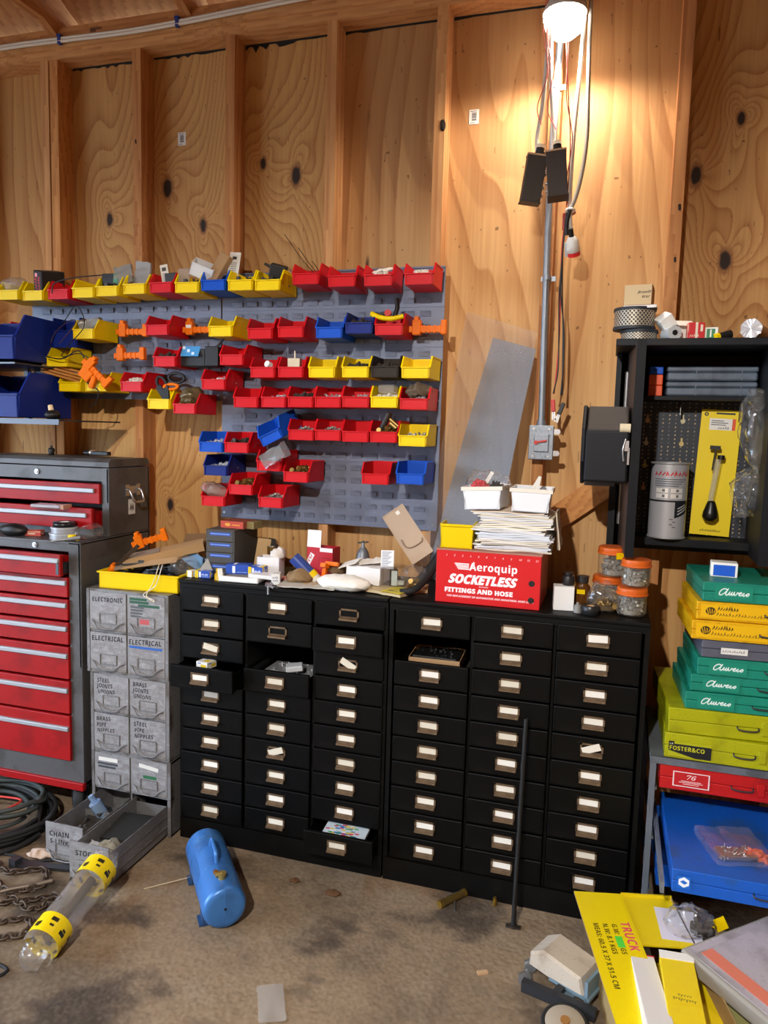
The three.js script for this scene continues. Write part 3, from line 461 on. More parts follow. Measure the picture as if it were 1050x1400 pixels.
  solo('plastic_sheet', 'clear cloudy plastic sheet leaning on the plywood behind the wire mesh', 'plastic sheet', sheetGeo([[-.535, 1.945, .01], [-.268, 1.856, .1], [-.66, .97, .108], [-.4, .97, .118]], (u, v) => .015 * Math.sin(Math.PI * v)), phys(0xf6f7fa, .2, { transmission: .93, thickness: 0, ior: 1.35 }));
  const meshA = dataTex(64, 64, (u, v) => { const a = Math.abs(((u * 2 + v) % 1) - .5), b = Math.abs(((u * 2 - v + 4) % 1) - .5); const k = Math.min(a, b) < .3 ? 255 : 0; return [k, k, k]; }, [30, 70], false);
  solo('wire_mesh', 'bent grey expanded metal mesh leaning on the wall beside the switch', 'wire mesh', sheetGeo([[-.428, 1.846, .05], [-.268, 1.798, .10], [-.628, .967, .125], [-.385, .967, .165]], (u, v) => .045 * Math.sin(Math.PI * v) * (.6 + .5 * u) + .012 * Math.pow(u, 6), 30), std(0x7d7f84, .6, .25, { alphaMap: meshA, alphaTest: .5, side: THREE.DoubleSide }));
}

// ------------------------------------------------------------------ black wall cabinet and what it holds
const cabBlack = phys(0xffffff, .5, { specularIntensity: .4, map: scuff(51, [18, 20, 25], [44, 46, 52], [34, 31, 30], .7) }), doorFace = std(0xffffff, .55, .1, { map: scuff(54, [66, 56, 52], [92, 82, 76], [40, 34, 32], .9) });
{
  const t = thing('wall_cabinet', 'black wall cabinet with pegboard back and open doors', 'cabinet', [.245, 1.13, .09]);
  const W = .49, H = .66;
  part(t, 'back', bx(W, H, .01, 0, H / 2, .005), cabBlack);
  part(t, 'side', uvm(bx(.016, H, .09, -W / 2 + .008, H / 2, .05)), cabBlack); part(t, 'side', uvm(bx(.016, H, .09, W / 2 - .008, H / 2, .05)), cabBlack);
  part(t, 'top', uvm(rb(W + .03, .022, .30, .003, .01, H - .005, .15)), cabBlack); part(t, 'bottom', uvm(rb(W - .05, .026, .16, .003, .03, .045, .08)), cabBlack);
  part(t, 'shelf', uvm(bx(W - .07, .012, .14, .02, .50, .08)), cabBlack);
  const peg = canvasTex(512, 768, (g, w, h) => {
    g.fillStyle = '#2b2f38'; g.fillRect(0, 0, w, h); const n = 22, m = 34;
    for (let j = 0; j < m; j++) for (let i = 0; i < n; i++) { const a = hash(i, j, 5); g.fillStyle = a > .6 ? '#c8ab80' : a > .3 ? '#8f8574' : '#5d5a56'; g.beginPath(); g.ellipse((i + .5) * w / n, (j + .5) * h / m, 2.6, 4.4, .25, 0, 7); g.fill(); }
    for (let j = 0; j < 4; j++) for (let i = 0; i < 3; i++) { g.fillStyle = ['#d3a06c', '#c6bb98', '#c8b06e'][(i + j) % 3]; const x = 70 + i * 130, y = 95 + j * 130; g.beginPath(); g.ellipse(x, y + 16, 9, 14, 0, 0, 7); g.fill(); g.fillRect(x - 3.5, y - 18, 7, 26); }
  });
  part(t, 'pegboard', flat(new THREE.BoxGeometry(W - .06, .44, .006)).translate(.02, .275, .035), printed(peg, .6));
  for (const [s, c] of [[-1, 0], [1, 1]]) {
    const d = part(t, 'door', uvm(M([bx(.022, .632, .28, 0, 0, .14), bx(.024, .636, .012, 0, 0, .275)])), s < 0 ? doorFace : cabBlack, [s < 0 ? -.198 : .19, .337, .07], [0, s < 0 ? .07 : -.02, 0]);
    part(d, 'edge_strip', bx(.026, .638, .006, 0, 0, .284), cabBlack); part(d, 'hinge', M([bx(.004, .5, .02, s * .013, 0, .006), cy(.004, .004, .5, s * .014, 0, -.004)]), steel);
  }
  part(t, 'latch_bracket', M([bx(.01, .26, .05, -.228, .08, .08)]), cabBlack);
  for (const [x, l] of [[-.04, 0], [.165, 1]]) part(t, 'peg_hook', M([tube([[x, .485, .04], [x, .487, .075], [x, .45, .08]], .0025, 10, 5)]), steel);

  // octagonal housing on the door
  const h = thing('motor_housing', 'black octagonal housing fastened to the open cabinet door', 'housing', [-.02, 1.478, .335]);
  const oct = (r, sq = 1) => Array.from({ length: 8 }, (_, i) => { const a = Math.PI / 8 + i * Math.PI / 4; return [Math.cos(a) * r * sq, Math.sin(a) * r]; });
  const hm = phys(0x1c1c20, .5, { specularIntensity: .4 }), hm2 = std(0x3c342f, .65);  // browner tone of the drum is bulb light put into its colour
  part(h, 'drum', prism(oct(.122, .95), .118, .004).rotateY(-Math.PI / 2).translate(.006, 0, 0), hm2); part(h, 'flange', prism(oct(.126, .95), .012, .003).rotateY(-Math.PI / 2).translate(-.062, 0, 0), hm);
  part(h, 'front_cover', rb(.125, .155, .05, .008, .006, -.032, .092), hm);
  part(h, 'foot', bx(.09, .012, .12, -.01, -.118, 0), hm2);
  part(h, 'latch', M([bx(.012, .03, .012, .062, .0, .12), bx(.006, .05, .01, .068, -.03, .115), tube([[.058, .02, .124], [.052, -.01, .13], [.056, -.045, .126]], .003, 14, 5)]), steel); part(h, 'bushing', cy(.013, .013, .03, .055, .052, .11, 0, 0, Math.PI / 2), std(0xd8c9a8, .5));

  // inside the cabinet
  solo('storage_box', 'small blue box on the cabinet shelf above two orange ones', 'box', rb(.042, .026, .09, .003, 0, .013, 0), blueP, [.122, 1.705, .175]);
  for (const [y, l] of [[1.637, 'orange box on the cabinet shelf, lower of two'], [1.671, 'orange box on the cabinet shelf, upper of two']]) solo('storage_box', l, 'box', rb(.042, .033, .09, .003, 0, .0165, 0), std(0xe8541c, .5), [.122, y, .175], undefined, 'orange boxes on the cabinet shelf');
  const slate = std(0xffffff, .45, .1, { map: scuff(57, [92, 104, 120], [128, 140, 154], [66, 74, 88], .8) });
  for (const [y, l] of [[1.637, 'slate grey plastic organizer case on the cabinet shelf, lower of two'], [1.684, 'slate grey plastic organizer case on the cabinet shelf, upper of two']]) {
    const q = thing('organizer_case', l, 'case', [.285, y, .17], 0, 'slate organizer cases'); part(q, 'tray', uvm(rb(.262, .028, .11, .008, 0, .014, 0)), slate); part(q, 'lid', uvm(rb(.264, .018, .112, .007, 0, .0365, 0)), slate);
    for (const x of [-.045, .085]) part(q, 'seam', bx(.003, .04, .114, x, .022, 0), slate);
  }
  const canTex = canvasTex(512, 512, (g, w, h) => {
    g.fillStyle = '#b4b4ba'; g.fillRect(0, 0, w, h); g.fillStyle = '#23262c'; g.fillRect(0, 250, w, 12); g.beginPath(); g.moveTo(60, 0); g.lineTo(150, 0); g.quadraticCurveTo(90, 60, 60, 150); g.fill();
    g.fillStyle = '#c8343a'; g.font = 'bold 40px sans-serif'; scrib(g, 150, 84, 180, 34, 10); g.fillStyle = '#5b6470'; for (let i = 0; i < 4; i++) g.fillRect(150, 104 + i * 15, 150 - i * 12, 6);
    for (let j = 0; j < 2; j++) for (let i = 0; i < 2; i++) { g.fillStyle = '#eceae6'; g.fillRect(160 + i * 68, 168 + j * 38, 56, 30); g.fillStyle = '#77777c'; g.fillRect(190 + i * 62, 174 + j * 38, 12, 18); }
    g.fillStyle = '#23262c'; g.beginPath(); g.moveTo(250, 262); g.lineTo(380, 262); g.quadraticCurveTo(330, 340, 250, 372); g.fill(); g.strokeStyle = '#e6e6e6'; g.lineWidth = 6; for (let i = 0; i < 3; i++) { g.beginPath(); g.moveTo(264, 306 + i * 20); g.lineTo(310 + i * 14, 276 + i * 8); g.stroke(); }
    g.fillStyle = '#c8343a'; g.fillRect(352, 300, 34, 22); g.fillStyle = '#76777c'; for (let i = 0; i < 4; i++) g.fillRect(228 + (i % 2) * 14, 376 + i * 18, 16, 8);
  });
  const can = thing('metal_can', 'grey round metal can on the wall cabinet bottom', 'can', [.182, 1.188, .222]);
  part(can, 'body', flat(new THREE.CylinderGeometry(.056, .056, .235, 36, 1, true, -2.75)).translate(0, .12, 0), std(0xffffff, .4, .3, { map: canTex })); part(can, 'rim', M([tf(new THREE.TorusGeometry(.056, .0035, 6, 36), 0, .238, 0, Math.PI / 2), tf(new THREE.TorusGeometry(.056, .0035, 6, 36), 0, .003, 0, Math.PI / 2), cy(.055, .055, .004, 0, .232, 0), cy(.055, .055, .004, 0, .005, 0)]), alu);

  const cardTex = canvasTex(192, 640, (g, w, h) => {
    g.fillStyle = '#f0d20a'; g.fillRect(0, 0, w, h); g.fillStyle = '#2a2a20'; g.beginPath(); g.arc(24, 24, 10, 0, 7); g.fill(); g.fillStyle = '#f0d20a'; g.beginPath(); g.arc(24, 24, 4, 0, 7); g.fill(); g.fillStyle = '#2a2a20'; g.fillRect(70, 14, 90, 9);
    g.fillStyle = '#e8e6e2'; g.fillRect(42, 44, 116, 58); g.fillStyle = '#e0552c'; g.fillRect(150, 44, 16, 58); g.fillStyle = '#55555a'; g.fillRect(50, 54, 60, 4); g.fillRect(50, 64, 80, 4); g.fillRect(50, 74, 70, 4); g.font = 'bold 20px sans-serif'; scrib(g, 84, 98, 56, 14, 5);
    g.fillStyle = '#4a430c'; g.font = 'bold 17px sans-serif'; scrib(g, 50, 622, 100, 12, 12);
  });
  const hc = thing('carded_hydrometer', 'black bulb hydrometer on a yellow card hung on the pegboard', 'tool', [.318, 1.192, .15], [-.02, 0, -.035]);
  part(hc, 'card', flat(new THREE.BoxGeometry(.12, .405, .003)).translate(0, .205, 0), printed(cardTex, .5));
  part(hc, 'bulb', lathe([[0, 0], [.016, .002], [.024, .014], [.022, .03], [.013, .06], [.01, .066], [0, .066]]), std(0x141414, .35), [-.006, .05, .028]); part(hc, 'tube', cy(.0095, .0085, .135, 0, .0675, 0, 0, 0, -.08), phys(0xf4f4f0, .08, { transmission: .8, thickness: 0 }), [-.004, .115, .028]); part(hc, 'tip', M([cy(.011, .011, .014, 0, 0, 0), bx(.004, .075, .006, -.02, -.005, 0, 0, 0, -.06), bx(.03, .012, .012, -.02, .03, 0)]), black, [.008, .256, .028]);
  // two crumpled clear bags on the right-hand door
  for (const [p, s, rz, l, seedN] of [[[.415, 1.535, .30], [.05, .12, .05], .12, 'crumpled clear bag with a dark part, upper of two on the cabinet door', 5], [[.405, 1.345, .30], [.055, .07, .05], -.3, 'crumpled clear bag with a black part, lower of two on the cabinet door', 9]]) {
    const b = thing('plastic_bag', l, 'plastic bag', p, [0, 0, rz], 'crumpled bags on the cabinet door');
    part(b, 'film', noisy(new THREE.SphereGeometry(1, 28, 22).scale(...s), .03, 26, seedN), film);
    part(b, 'content', M([cy(.016, .02, s[1] * 1.1, .02, 0, -.005, .2, 0, .2), rb(.03, .04, .03, .005, .018, -s[1] * .3, 0)]), black);
  }
}
// on top of the wall cabinet
{
  const Y = 1.796, wire = canvasTex(256, 64, (g, w, h) => { g.fillStyle = '#3a352f'; g.fillRect(0, 0, w, h); g.strokeStyle = '#cfc4b0'; g.lineWidth = 2.2; for (let i = -8; i < 44; i++) { g.beginPath(); g.moveTo(i * 8, 0); g.lineTo(i * 8 + 34, 64); g.moveTo(i * 8 + 34, 0); g.lineTo(i * 8, 64); g.stroke(); } });
  const wm = std(0xffffff, .5, .4, { map: wire }), rim = std(0x262a30, .6);
  const filt = (p, r, h, l) => { const t = thing('air_filter', l, 'air filter', p, rr(0, 2), 'round air filters'); part(t, 'mesh', flat(new THREE.CylinderGeometry(r, r, h - .012, 40, 1, true)).translate(0, h / 2, 0), wm); part(t, 'rim', cy(r + .003, r + .003, .009, 0, .0045, 0, 0, 0, 0, 40), rim); part(t, 'rim', cy(r + .003, r + .003, .009, 0, h - .0045, 0, 0, 0, 0, 40), rim); };
  filt([.062, Y - .008, .25], .054, .048, 'round mesh air filter standing on the wall cabinet'); filt([.046, Y + .041, .25], .061, .066, 'wider round mesh air filter stacked on the smaller one');
  solo('paper_sheet', 'folded white paper sheet under the small cardboard box', 'paper', M([bx(.096, .003, .08, 0, 0, 0), bx(.096, .008, .002, 0, -.003, .04)]), white, [.062, Y + .1095, .262], [0, -.1, 0]);
  const bt = canvasTex(256, 192, (g, w, h) => { g.fillStyle = '#d8bd92'; g.fillRect(0, 0, w, h); g.fillStyle = '#222'; g.save(); g.transform(1, -.04, -.2, 1, 0, 0); g.font = 'italic bold 36px serif'; g.fillText('Brandr', 138, 92); g.fillText('War', 186, 138); g.restore(); });
  const cb = thing('cardboard_box', 'small cardboard box with handwriting, atop the stacked air filters', 'box', [.056, Y + .112, .25], -.12);
  part(cb, 'carton', rb(.082, .062, .095, .002, 0, .031, 0), std(0xb98a5c, .85)); part(cb, 'front_panel', new THREE.PlaneGeometry(.079, .059).translate(0, .031, .0478), printed(bt, .8));
  const small = (name, l, g, m, p, r) => solo(name, l, 'box', g, m, p, r);
  small('small_carton', 'white cube carton tilted against the air filters', rb(.042, .042, .045, .002, 0, 0, 0), white, [.137, Y + .064, .27], [.3, .4, .6]);
  const oc = thing('open_carton', 'small open white carton with raised flaps on the wall cabinet', 'box', [.182, Y + .006, .24], [.0, .3, .0]); part(oc, 'carton', M([bx(.05, .045, .002, 0, .0225, .025), bx(.05, .045, .002, 0, .0225, -.025), bx(.002, .045, .05, .025, .0225, 0), bx(.002, .045, .05, -.025, .0225, 0), bx(.05, .002, .05, 0, .001, 0)]), paperW); part(oc, 'flap', bx(.05, .002, .03, 0, .052, .036, .6, 0, 0), paperW); part(oc, 'flap', bx(.002, .03, .05, -.034, .056, 0, 0, 0, .7), cardboard);
  const nz = thing('hose_nozzle', 'silver hose end with dark bore lying on the wall cabinet', 'nozzle', [.158, Y + .026, .30], [0, .4, .1]); part(nz, 'body', M([cy(.019, .019, .05, 0, 0, -.02, Math.PI / 2, 0, 0), cy(.024, .024, .012, 0, 0, .006, Math.PI / 2, 0, 0, 6)]), std(0xdfe6ea, .3, .3)); part(nz, 'bore', cy(.008, .008, .004, 0, 0, .0125, Math.PI / 2, 0, 0, 14), black);
  small('small_carton', 'red and cream carton standing on the wall cabinet', M([rb(.046, .05, .035, .002, 0, .025, 0)]), printed(canvasTex(64, 64, g => { g.fillStyle = '#cf2b2c'; g.fillRect(0, 0, 64, 64); g.fillStyle = '#efe0c8'; g.fillRect(26, 0, 10, 64); g.fillRect(46, 8, 10, 26); g.font = 'bold 12px sans-serif'; scrib(g, 4, 56, 40, 12, 5); })), [.222, Y + .006, .29], [0, .15, 0]);
  small('small_carton', 'green and white carton standing on the wall cabinet', M([rb(.036, .036, .03, .002, 0, .018, 0)]), printed(canvasTex(64, 64, g => { g.fillStyle = '#e8e6dc'; g.fillRect(0, 0, 64, 64); g.fillStyle = '#1f7a44'; g.fillRect(8, 8, 42, 48); g.fillStyle = '#e8e6dc'; g.fillRect(24, 12, 8, 40); })), [.268, Y + .006, .285], [0, -.1, 0]);
  const fl = thing('flashlight', 'stubby black and yellow flashlight on the wall cabinet', 'flashlight', [.302, Y + .018, .29], [0, .5, .25]); part(fl, 'barrel', cy(.010, .013, .045, 0, 0, 0, 0, 0, Math.PI / 2), black); part(fl, 'collar', cy(.012, .012, .012, -.024, 0, 0, 0, 0, Math.PI / 2), yellowP);
  const rl = thing('paper_roll', 'brown paper roll wrapped in film on the wall cabinet', 'roll', [.388, Y + .034, .27], [0, -.35, 0]); part(rl, 'roll', cy(.026, .026, .12, 0, 0, -.02, Math.PI / 2, 0, 0), std(0xc49a6a, .7)); part(rl, 'wrapped_end', noisy(new THREE.CylinderGeometry(.029, .029, .012, 28, 2).rotateX(Math.PI / 2).translate(0, 0, .045), .004, 90, 3), std(0xdedee2, .2, .5));
}

// ------------------------------------------------------------------ on the black cabinets
const TOP = .9635;
function openBox(w, h, d, t) { return M([bx(w, t, d, 0, t / 2, 0), bx(w, h, t, 0, h / 2, d / 2 - t / 2), bx(w, h, t, 0, h / 2, -d / 2 + t / 2), bx(t, h, d, w / 2 - t / 2, h / 2, 0), bx(t, h, d, -w / 2 + t / 2, h / 2, 0)]); }
{
  // red fittings box
  const aero = canvasTex(1024, 540, (g, w, h) => {
    g.fillStyle = '#d8141c'; g.fillRect(0, 0, w, h); g.fillStyle = '#fff'; g.font = 'italic 26px serif'; ['1', '2', '3', '4', '5', '6', '7', '8', '9', '10', '11', '12'].forEach((c, i) => g.fillText(c, 90 + i * 80, 54));
    g.font = 'bold 108px sans-serif'; g.fillText('Aeroquip', 330, 190); g.beginPath(); for (let i = 0; i < 5; i++) { g.rect(180 + i * 9, 122 + i * 14, 146 - i * 9, 9); } g.fill(); g.beginPath(); g.moveTo(326, 190); g.lineTo(372, 96); g.lineTo(384, 116); g.lineTo(346, 190); g.fill();
    g.save(); g.translate(120, 330); g.transform(1.0, 0, -.28, 1, 0, 0); g.font = 'bold 124px sans-serif'; g.lineWidth = 9; g.strokeStyle = '#fff'; g.scale(.93, 1); g.fillText('SOCKETLESS', 0, 0); g.strokeText('SOCKETLESS', 0, 0); g.restore();
    g.font = 'italic 22px serif'; g.fillText('Reusable', 430, 362); g.save(); g.translate(86, 428); g.scale(1.14, 1); g.font = 'bold 62px sans-serif'; g.lineWidth = 4; g.strokeStyle = '#fff'; g.fillText('FITTINGS AND HOSE', 0, 0); g.strokeText('FITTINGS AND HOSE', 0, 0); g.restore();
    g.font = 'italic bold 27px sans-serif'; g.fillText('FOR REPLACEMENT OF AUTOMOTIVE AND INDUSTRIAL HOSE LINES', 110, 478);
  });
  const t = thing('fittings_box', 'red lettered steel box of hose fittings carrying papers and tubs', 'box', [-.350, TOP, .325], .0);
  const red = std(0xc4181e, .4, .1);
  part(t, 'body', rb(.330, .170, .27, .003, 0, .085, 0), red); part(t, 'front_print', new THREE.PlaneGeometry(.326, .166).translate(0, .085, .1356), printed(aero, .42));
  part(t, 'lid_edge', bx(.332, .004, .274, 0, .171, 0), std(0xb47a6a, .6)); for (const y of [.083, .03]) part(t, 'hole', cy(.0095, .0095, .004, .138, y, .135, Math.PI / 2, 0, 0, 20), black);
  // yellow open bin on the box
  const yb = thing('yellow_tub', 'yellow open bin on the corner of the red fittings box', 'storage bin', [-.468, TOP + .1735, .33], .06); const g = binGeo(.105, .076, .14, .55); part(yb, 'tub', g.tub, yellowP); part(yb, 'front_panel', g.front, yellowP);
  yb.position.set(-.465, TOP + .1735, .42); yb.rotation.y = Math.PI + .06; yb.position.z = .30;
  // paper stack: each bundle a thing
  const papM = [std(0xece9e4, .85), std(0xe2e0e2, .85), std(0xefe6cf, .85), std(0xdfe3ea, .85), std(0xe9d5be, .85)];
  const words = ['lowest', 'second lowest', 'third lowest', 'middle', 'third highest', 'second highest', 'topmost'];
  let y = TOP + .1735;
  for (let i = 0; i < 7; i++) {
    const h = [.02, .016, .022, .018, .02, .016, .012][i], w = .235 + rr(-.012, .012), st = thing('paper_bundle', `${words[i]} bundle of loose papers in the pile on the red box`, 'papers', [-.285 + rr(-.01, .01), y, .335 + rr(-.01, .01)], rr(-.06, .06), 'paper bundles on the red box');
    const n = 4; for (let k = 0; k < n; k++) { const ph = h / n * .9; const g2 = new THREE.BoxGeometry(w - rr(0, .02), ph, .21 - rr(0, .02), 10, 1, 4), p = g2.attributes.position; for (let q = 0; q < p.count; q++) p.setY(q, p.getY(q) + .0016 * Math.sin(p.getX(q) * 40 + k + i * 2)); g2.computeVertexNormals(); part(st, 'sheets', g2, i === 6 && k === n - 1 ? papM[4] : pick(papM.slice(0, 4)), [rr(-.006, .006), h * (k + .5) / n, 0], [0, rr(-.05, .05), 0]); }
    y += h;
  }
  solo('paper_sheet', 'creased kraft envelope drooping off the end of the paper pile', 'paper', noisy(new THREE.BoxGeometry(.004, .12, .16, 1, 12, 10), .008, 20, 4), std(0xd8cdb8, .85), [-.148, y - .055, .32], [0, 0, .12]);
  // two white tubs on the papers
  for (const [x, rz, l] of [[-.376, -.06, 'white plastic tub holding a bag of red pieces, on the papers'], [-.234, .02, 'white plastic tub with pale sticks, on the papers']]) {
    const tb = thing('white_tub', l, 'tub', [x, y + .004, .345], [0, x < -.3 ? -.05 : .03, -rz], 'white tubs on the paper pile');
    const W = .124, H = .07, Dd = .17; const sh = [[-W / 2 + .01, 0], [W / 2 - .01, 0], [W / 2, H], [W / 2 - .003, H], [W / 2 - .013, .003], [-W / 2 + .013, .003], [-W / 2 + .003, H], [-W / 2, H]];
    part(tb, 'walls', M([prism(sh, Dd), bx(W - .012, H, .003, 0, H / 2, Dd / 2 - .0015), bx(W - .012, H, .003, 0, H / 2, -Dd / 2 + .0015)]), std(0xeef0f4, .5)); part(tb, 'rim', M([bx(W + .008, .012, .004, 0, H - .004, Dd / 2 + .001), bx(W + .008, .012, .004, 0, H - .004, -Dd / 2 - .001), bx(.004, .012, Dd, W / 2 + .002, H - .004, 0), bx(.004, .012, Dd, -W / 2 - .002, H - .004, 0)]), std(0xefe6d8, .5));
  }
  const bg = thing('plastic_bag', 'clear bag of red and black small parts in the white tub', 'plastic bag', [-.38, y + .085, .345], .2);
  part(bg, 'film', noisy(new THREE.SphereGeometry(1, 26, 20).scale(.072, .038, .06), .026, 22, 8), film); part(bg, 'red_pieces', heap('bits', .05, .05, .03, 24), std(0xd4303a, .5), [-.024, -.03, .015]); part(bg, 'black_pieces', heap('nuts', .05, .05, .034, 30), black, [.028, -.03, 0]); part(bg, 'tag', bx(.012, .04, .002, .004, .018, .03, 0, 0, -.5), white);
  for (const [x, z, rz, l] of [[-.248, .34, -.5, 'pale wooden stick leaning in the white tub, longer one'], [-.222, .36, -.15, 'pale wooden stick standing in the white tub, shorter one']]) solo('wooden_stick', l, 'stick', bx(.01, .07 + (rz < -.3 ? .02 : 0), .008, 0, .03, 0), paperW, [x, y + .045, z], [0, 0, rz]);

  // small things at the end of the right cabinet
  solo('small_carton', 'plain white carton beside the red fittings box', 'box', rb(.062, .075, .05, .002, 0, .0375, 0), std(0xf3f1ee, .7), [-.118, TOP, .40], [0, .12, 0]);
  const jarM = std(0x232325, .4);
  const bot = (p, r, h, l, m, capM, tagC) => { const q = thing('bottle', l, 'bottle', p); part(q, 'body', lathe([[0, 0], [r * .95, .001], [r, .006], [r, h * .66], [r * .62, h * .78], [r * .6, h * .84], [0, h * .84]]), m); part(q, 'cap', M([cy(r * .72, r * .72, h * .2, 0, h * .9, 0)]), capM); if (tagC) part(q, 'tag', bx(r, .014, .002, -.004, h * .55, r + .001), tagC); };
  bot([-.106, TOP + .0755, .39], .018, .04, 'short black bottle on the plain white carton', jarM, jarM);
  bot([-.062, TOP, .37], .024, .105, 'amber bottle with black cap and yellow tag', phys(0x7a4a1c, .15, { transmission: .5, thickness: 0 }), jarM, yellowP);
  const tape = thing('tape_roll', 'black tape roll lying on the cabinet beside the jars', 'tape', [-.034, TOP + .0005, .435]); part(tape, 'roll', lathe([[.014, 0], [.027, 0], [.027, .026], [.014, .026], [.014, 0]]), std(0x1f2022, .35)); part(tape, 'core', lathe([[.011, .001], [.014, .001], [.014, .025], [.011, .025], [.011, .001]]), cardboard);
  solo('rubber_stopper', 'grey stopper beside the black tape roll', 'stopper', M([cy(.01, .012, .024, 0, .012, 0), cy(.004, .004, .008, 0, .028, 0)]), std(0x8b8a86, .5), [-.072, TOP, .432]);
  // jars with orange lids
  const glass = phys(0xf6f3ec, .06, { transmission: .92, thickness: 0, ior: 1.45 }), lidM = std(0xd8621c, .4);
  const jar = (p, r, h, l, fill, rot, tag) => { const q = thing('glass_jar', l, 'jar', p, rot || 0, 'glass jars with orange lids'); part(q, 'glass', lathe([[0, .002], [r * .9, .002], [r, .012], [r, h * .72], [r * .92, h * .8], [r * .92, h * .96]], 32), glass); part(q, 'lid', M([lathe([[0, h], [r * .97, h], [r * 1.03, h - .004], [r * 1.03, h - .018], [r * .95, h - .018]], 32), tf(new THREE.TorusGeometry(r * 1.0, .004, 6, 32), 0, h - .02, 0, Math.PI / 2)]), lidM); part(q, 'contents', tf(heap(fill, r * 1.35, r * 1.35, h * .5, 150, true), 0, .006, 0), fill === 'fittings' ? HEAPS.fittings[2] : HEAPS.nuts[2]); if (tag) part(q, 'tag', bx(.03, .02, .001, .022, h * .75, r * .95, 0, .45, 0), yellowP); };
  jar([.085, TOP, .40], .044, .088, 'glass jar with orange lid standing on the cabinet, carrying another', 'nuts'); jar([.092, TOP + .0885, .395], .042, .086, 'glass jar with orange lid stacked on the jar below', 'nuts');
  jar([.012, TOP, .30], .045, .1, 'glass jar of brass fittings behind the clear bag', 'fittings'); jar([.025, TOP + .1005, .31], .046, .095, 'glass jar with a yellow tag stacked on the brass fittings jar', 'nuts', 0, true);
  const fb = thing('plastic_bag', 'clear bag of small brass pieces beside the jars', 'plastic bag', [.005, TOP + .045, .385], .3); part(fb, 'film', noisy(new THREE.SphereGeometry(1, 26, 20).scale(.05, .05, .03), .02, 24, 15), film); part(fb, 'pieces', heap('fittings', .06, .03, .03, 30), HEAPS.fittings[2], [0, -.042, 0]);
}
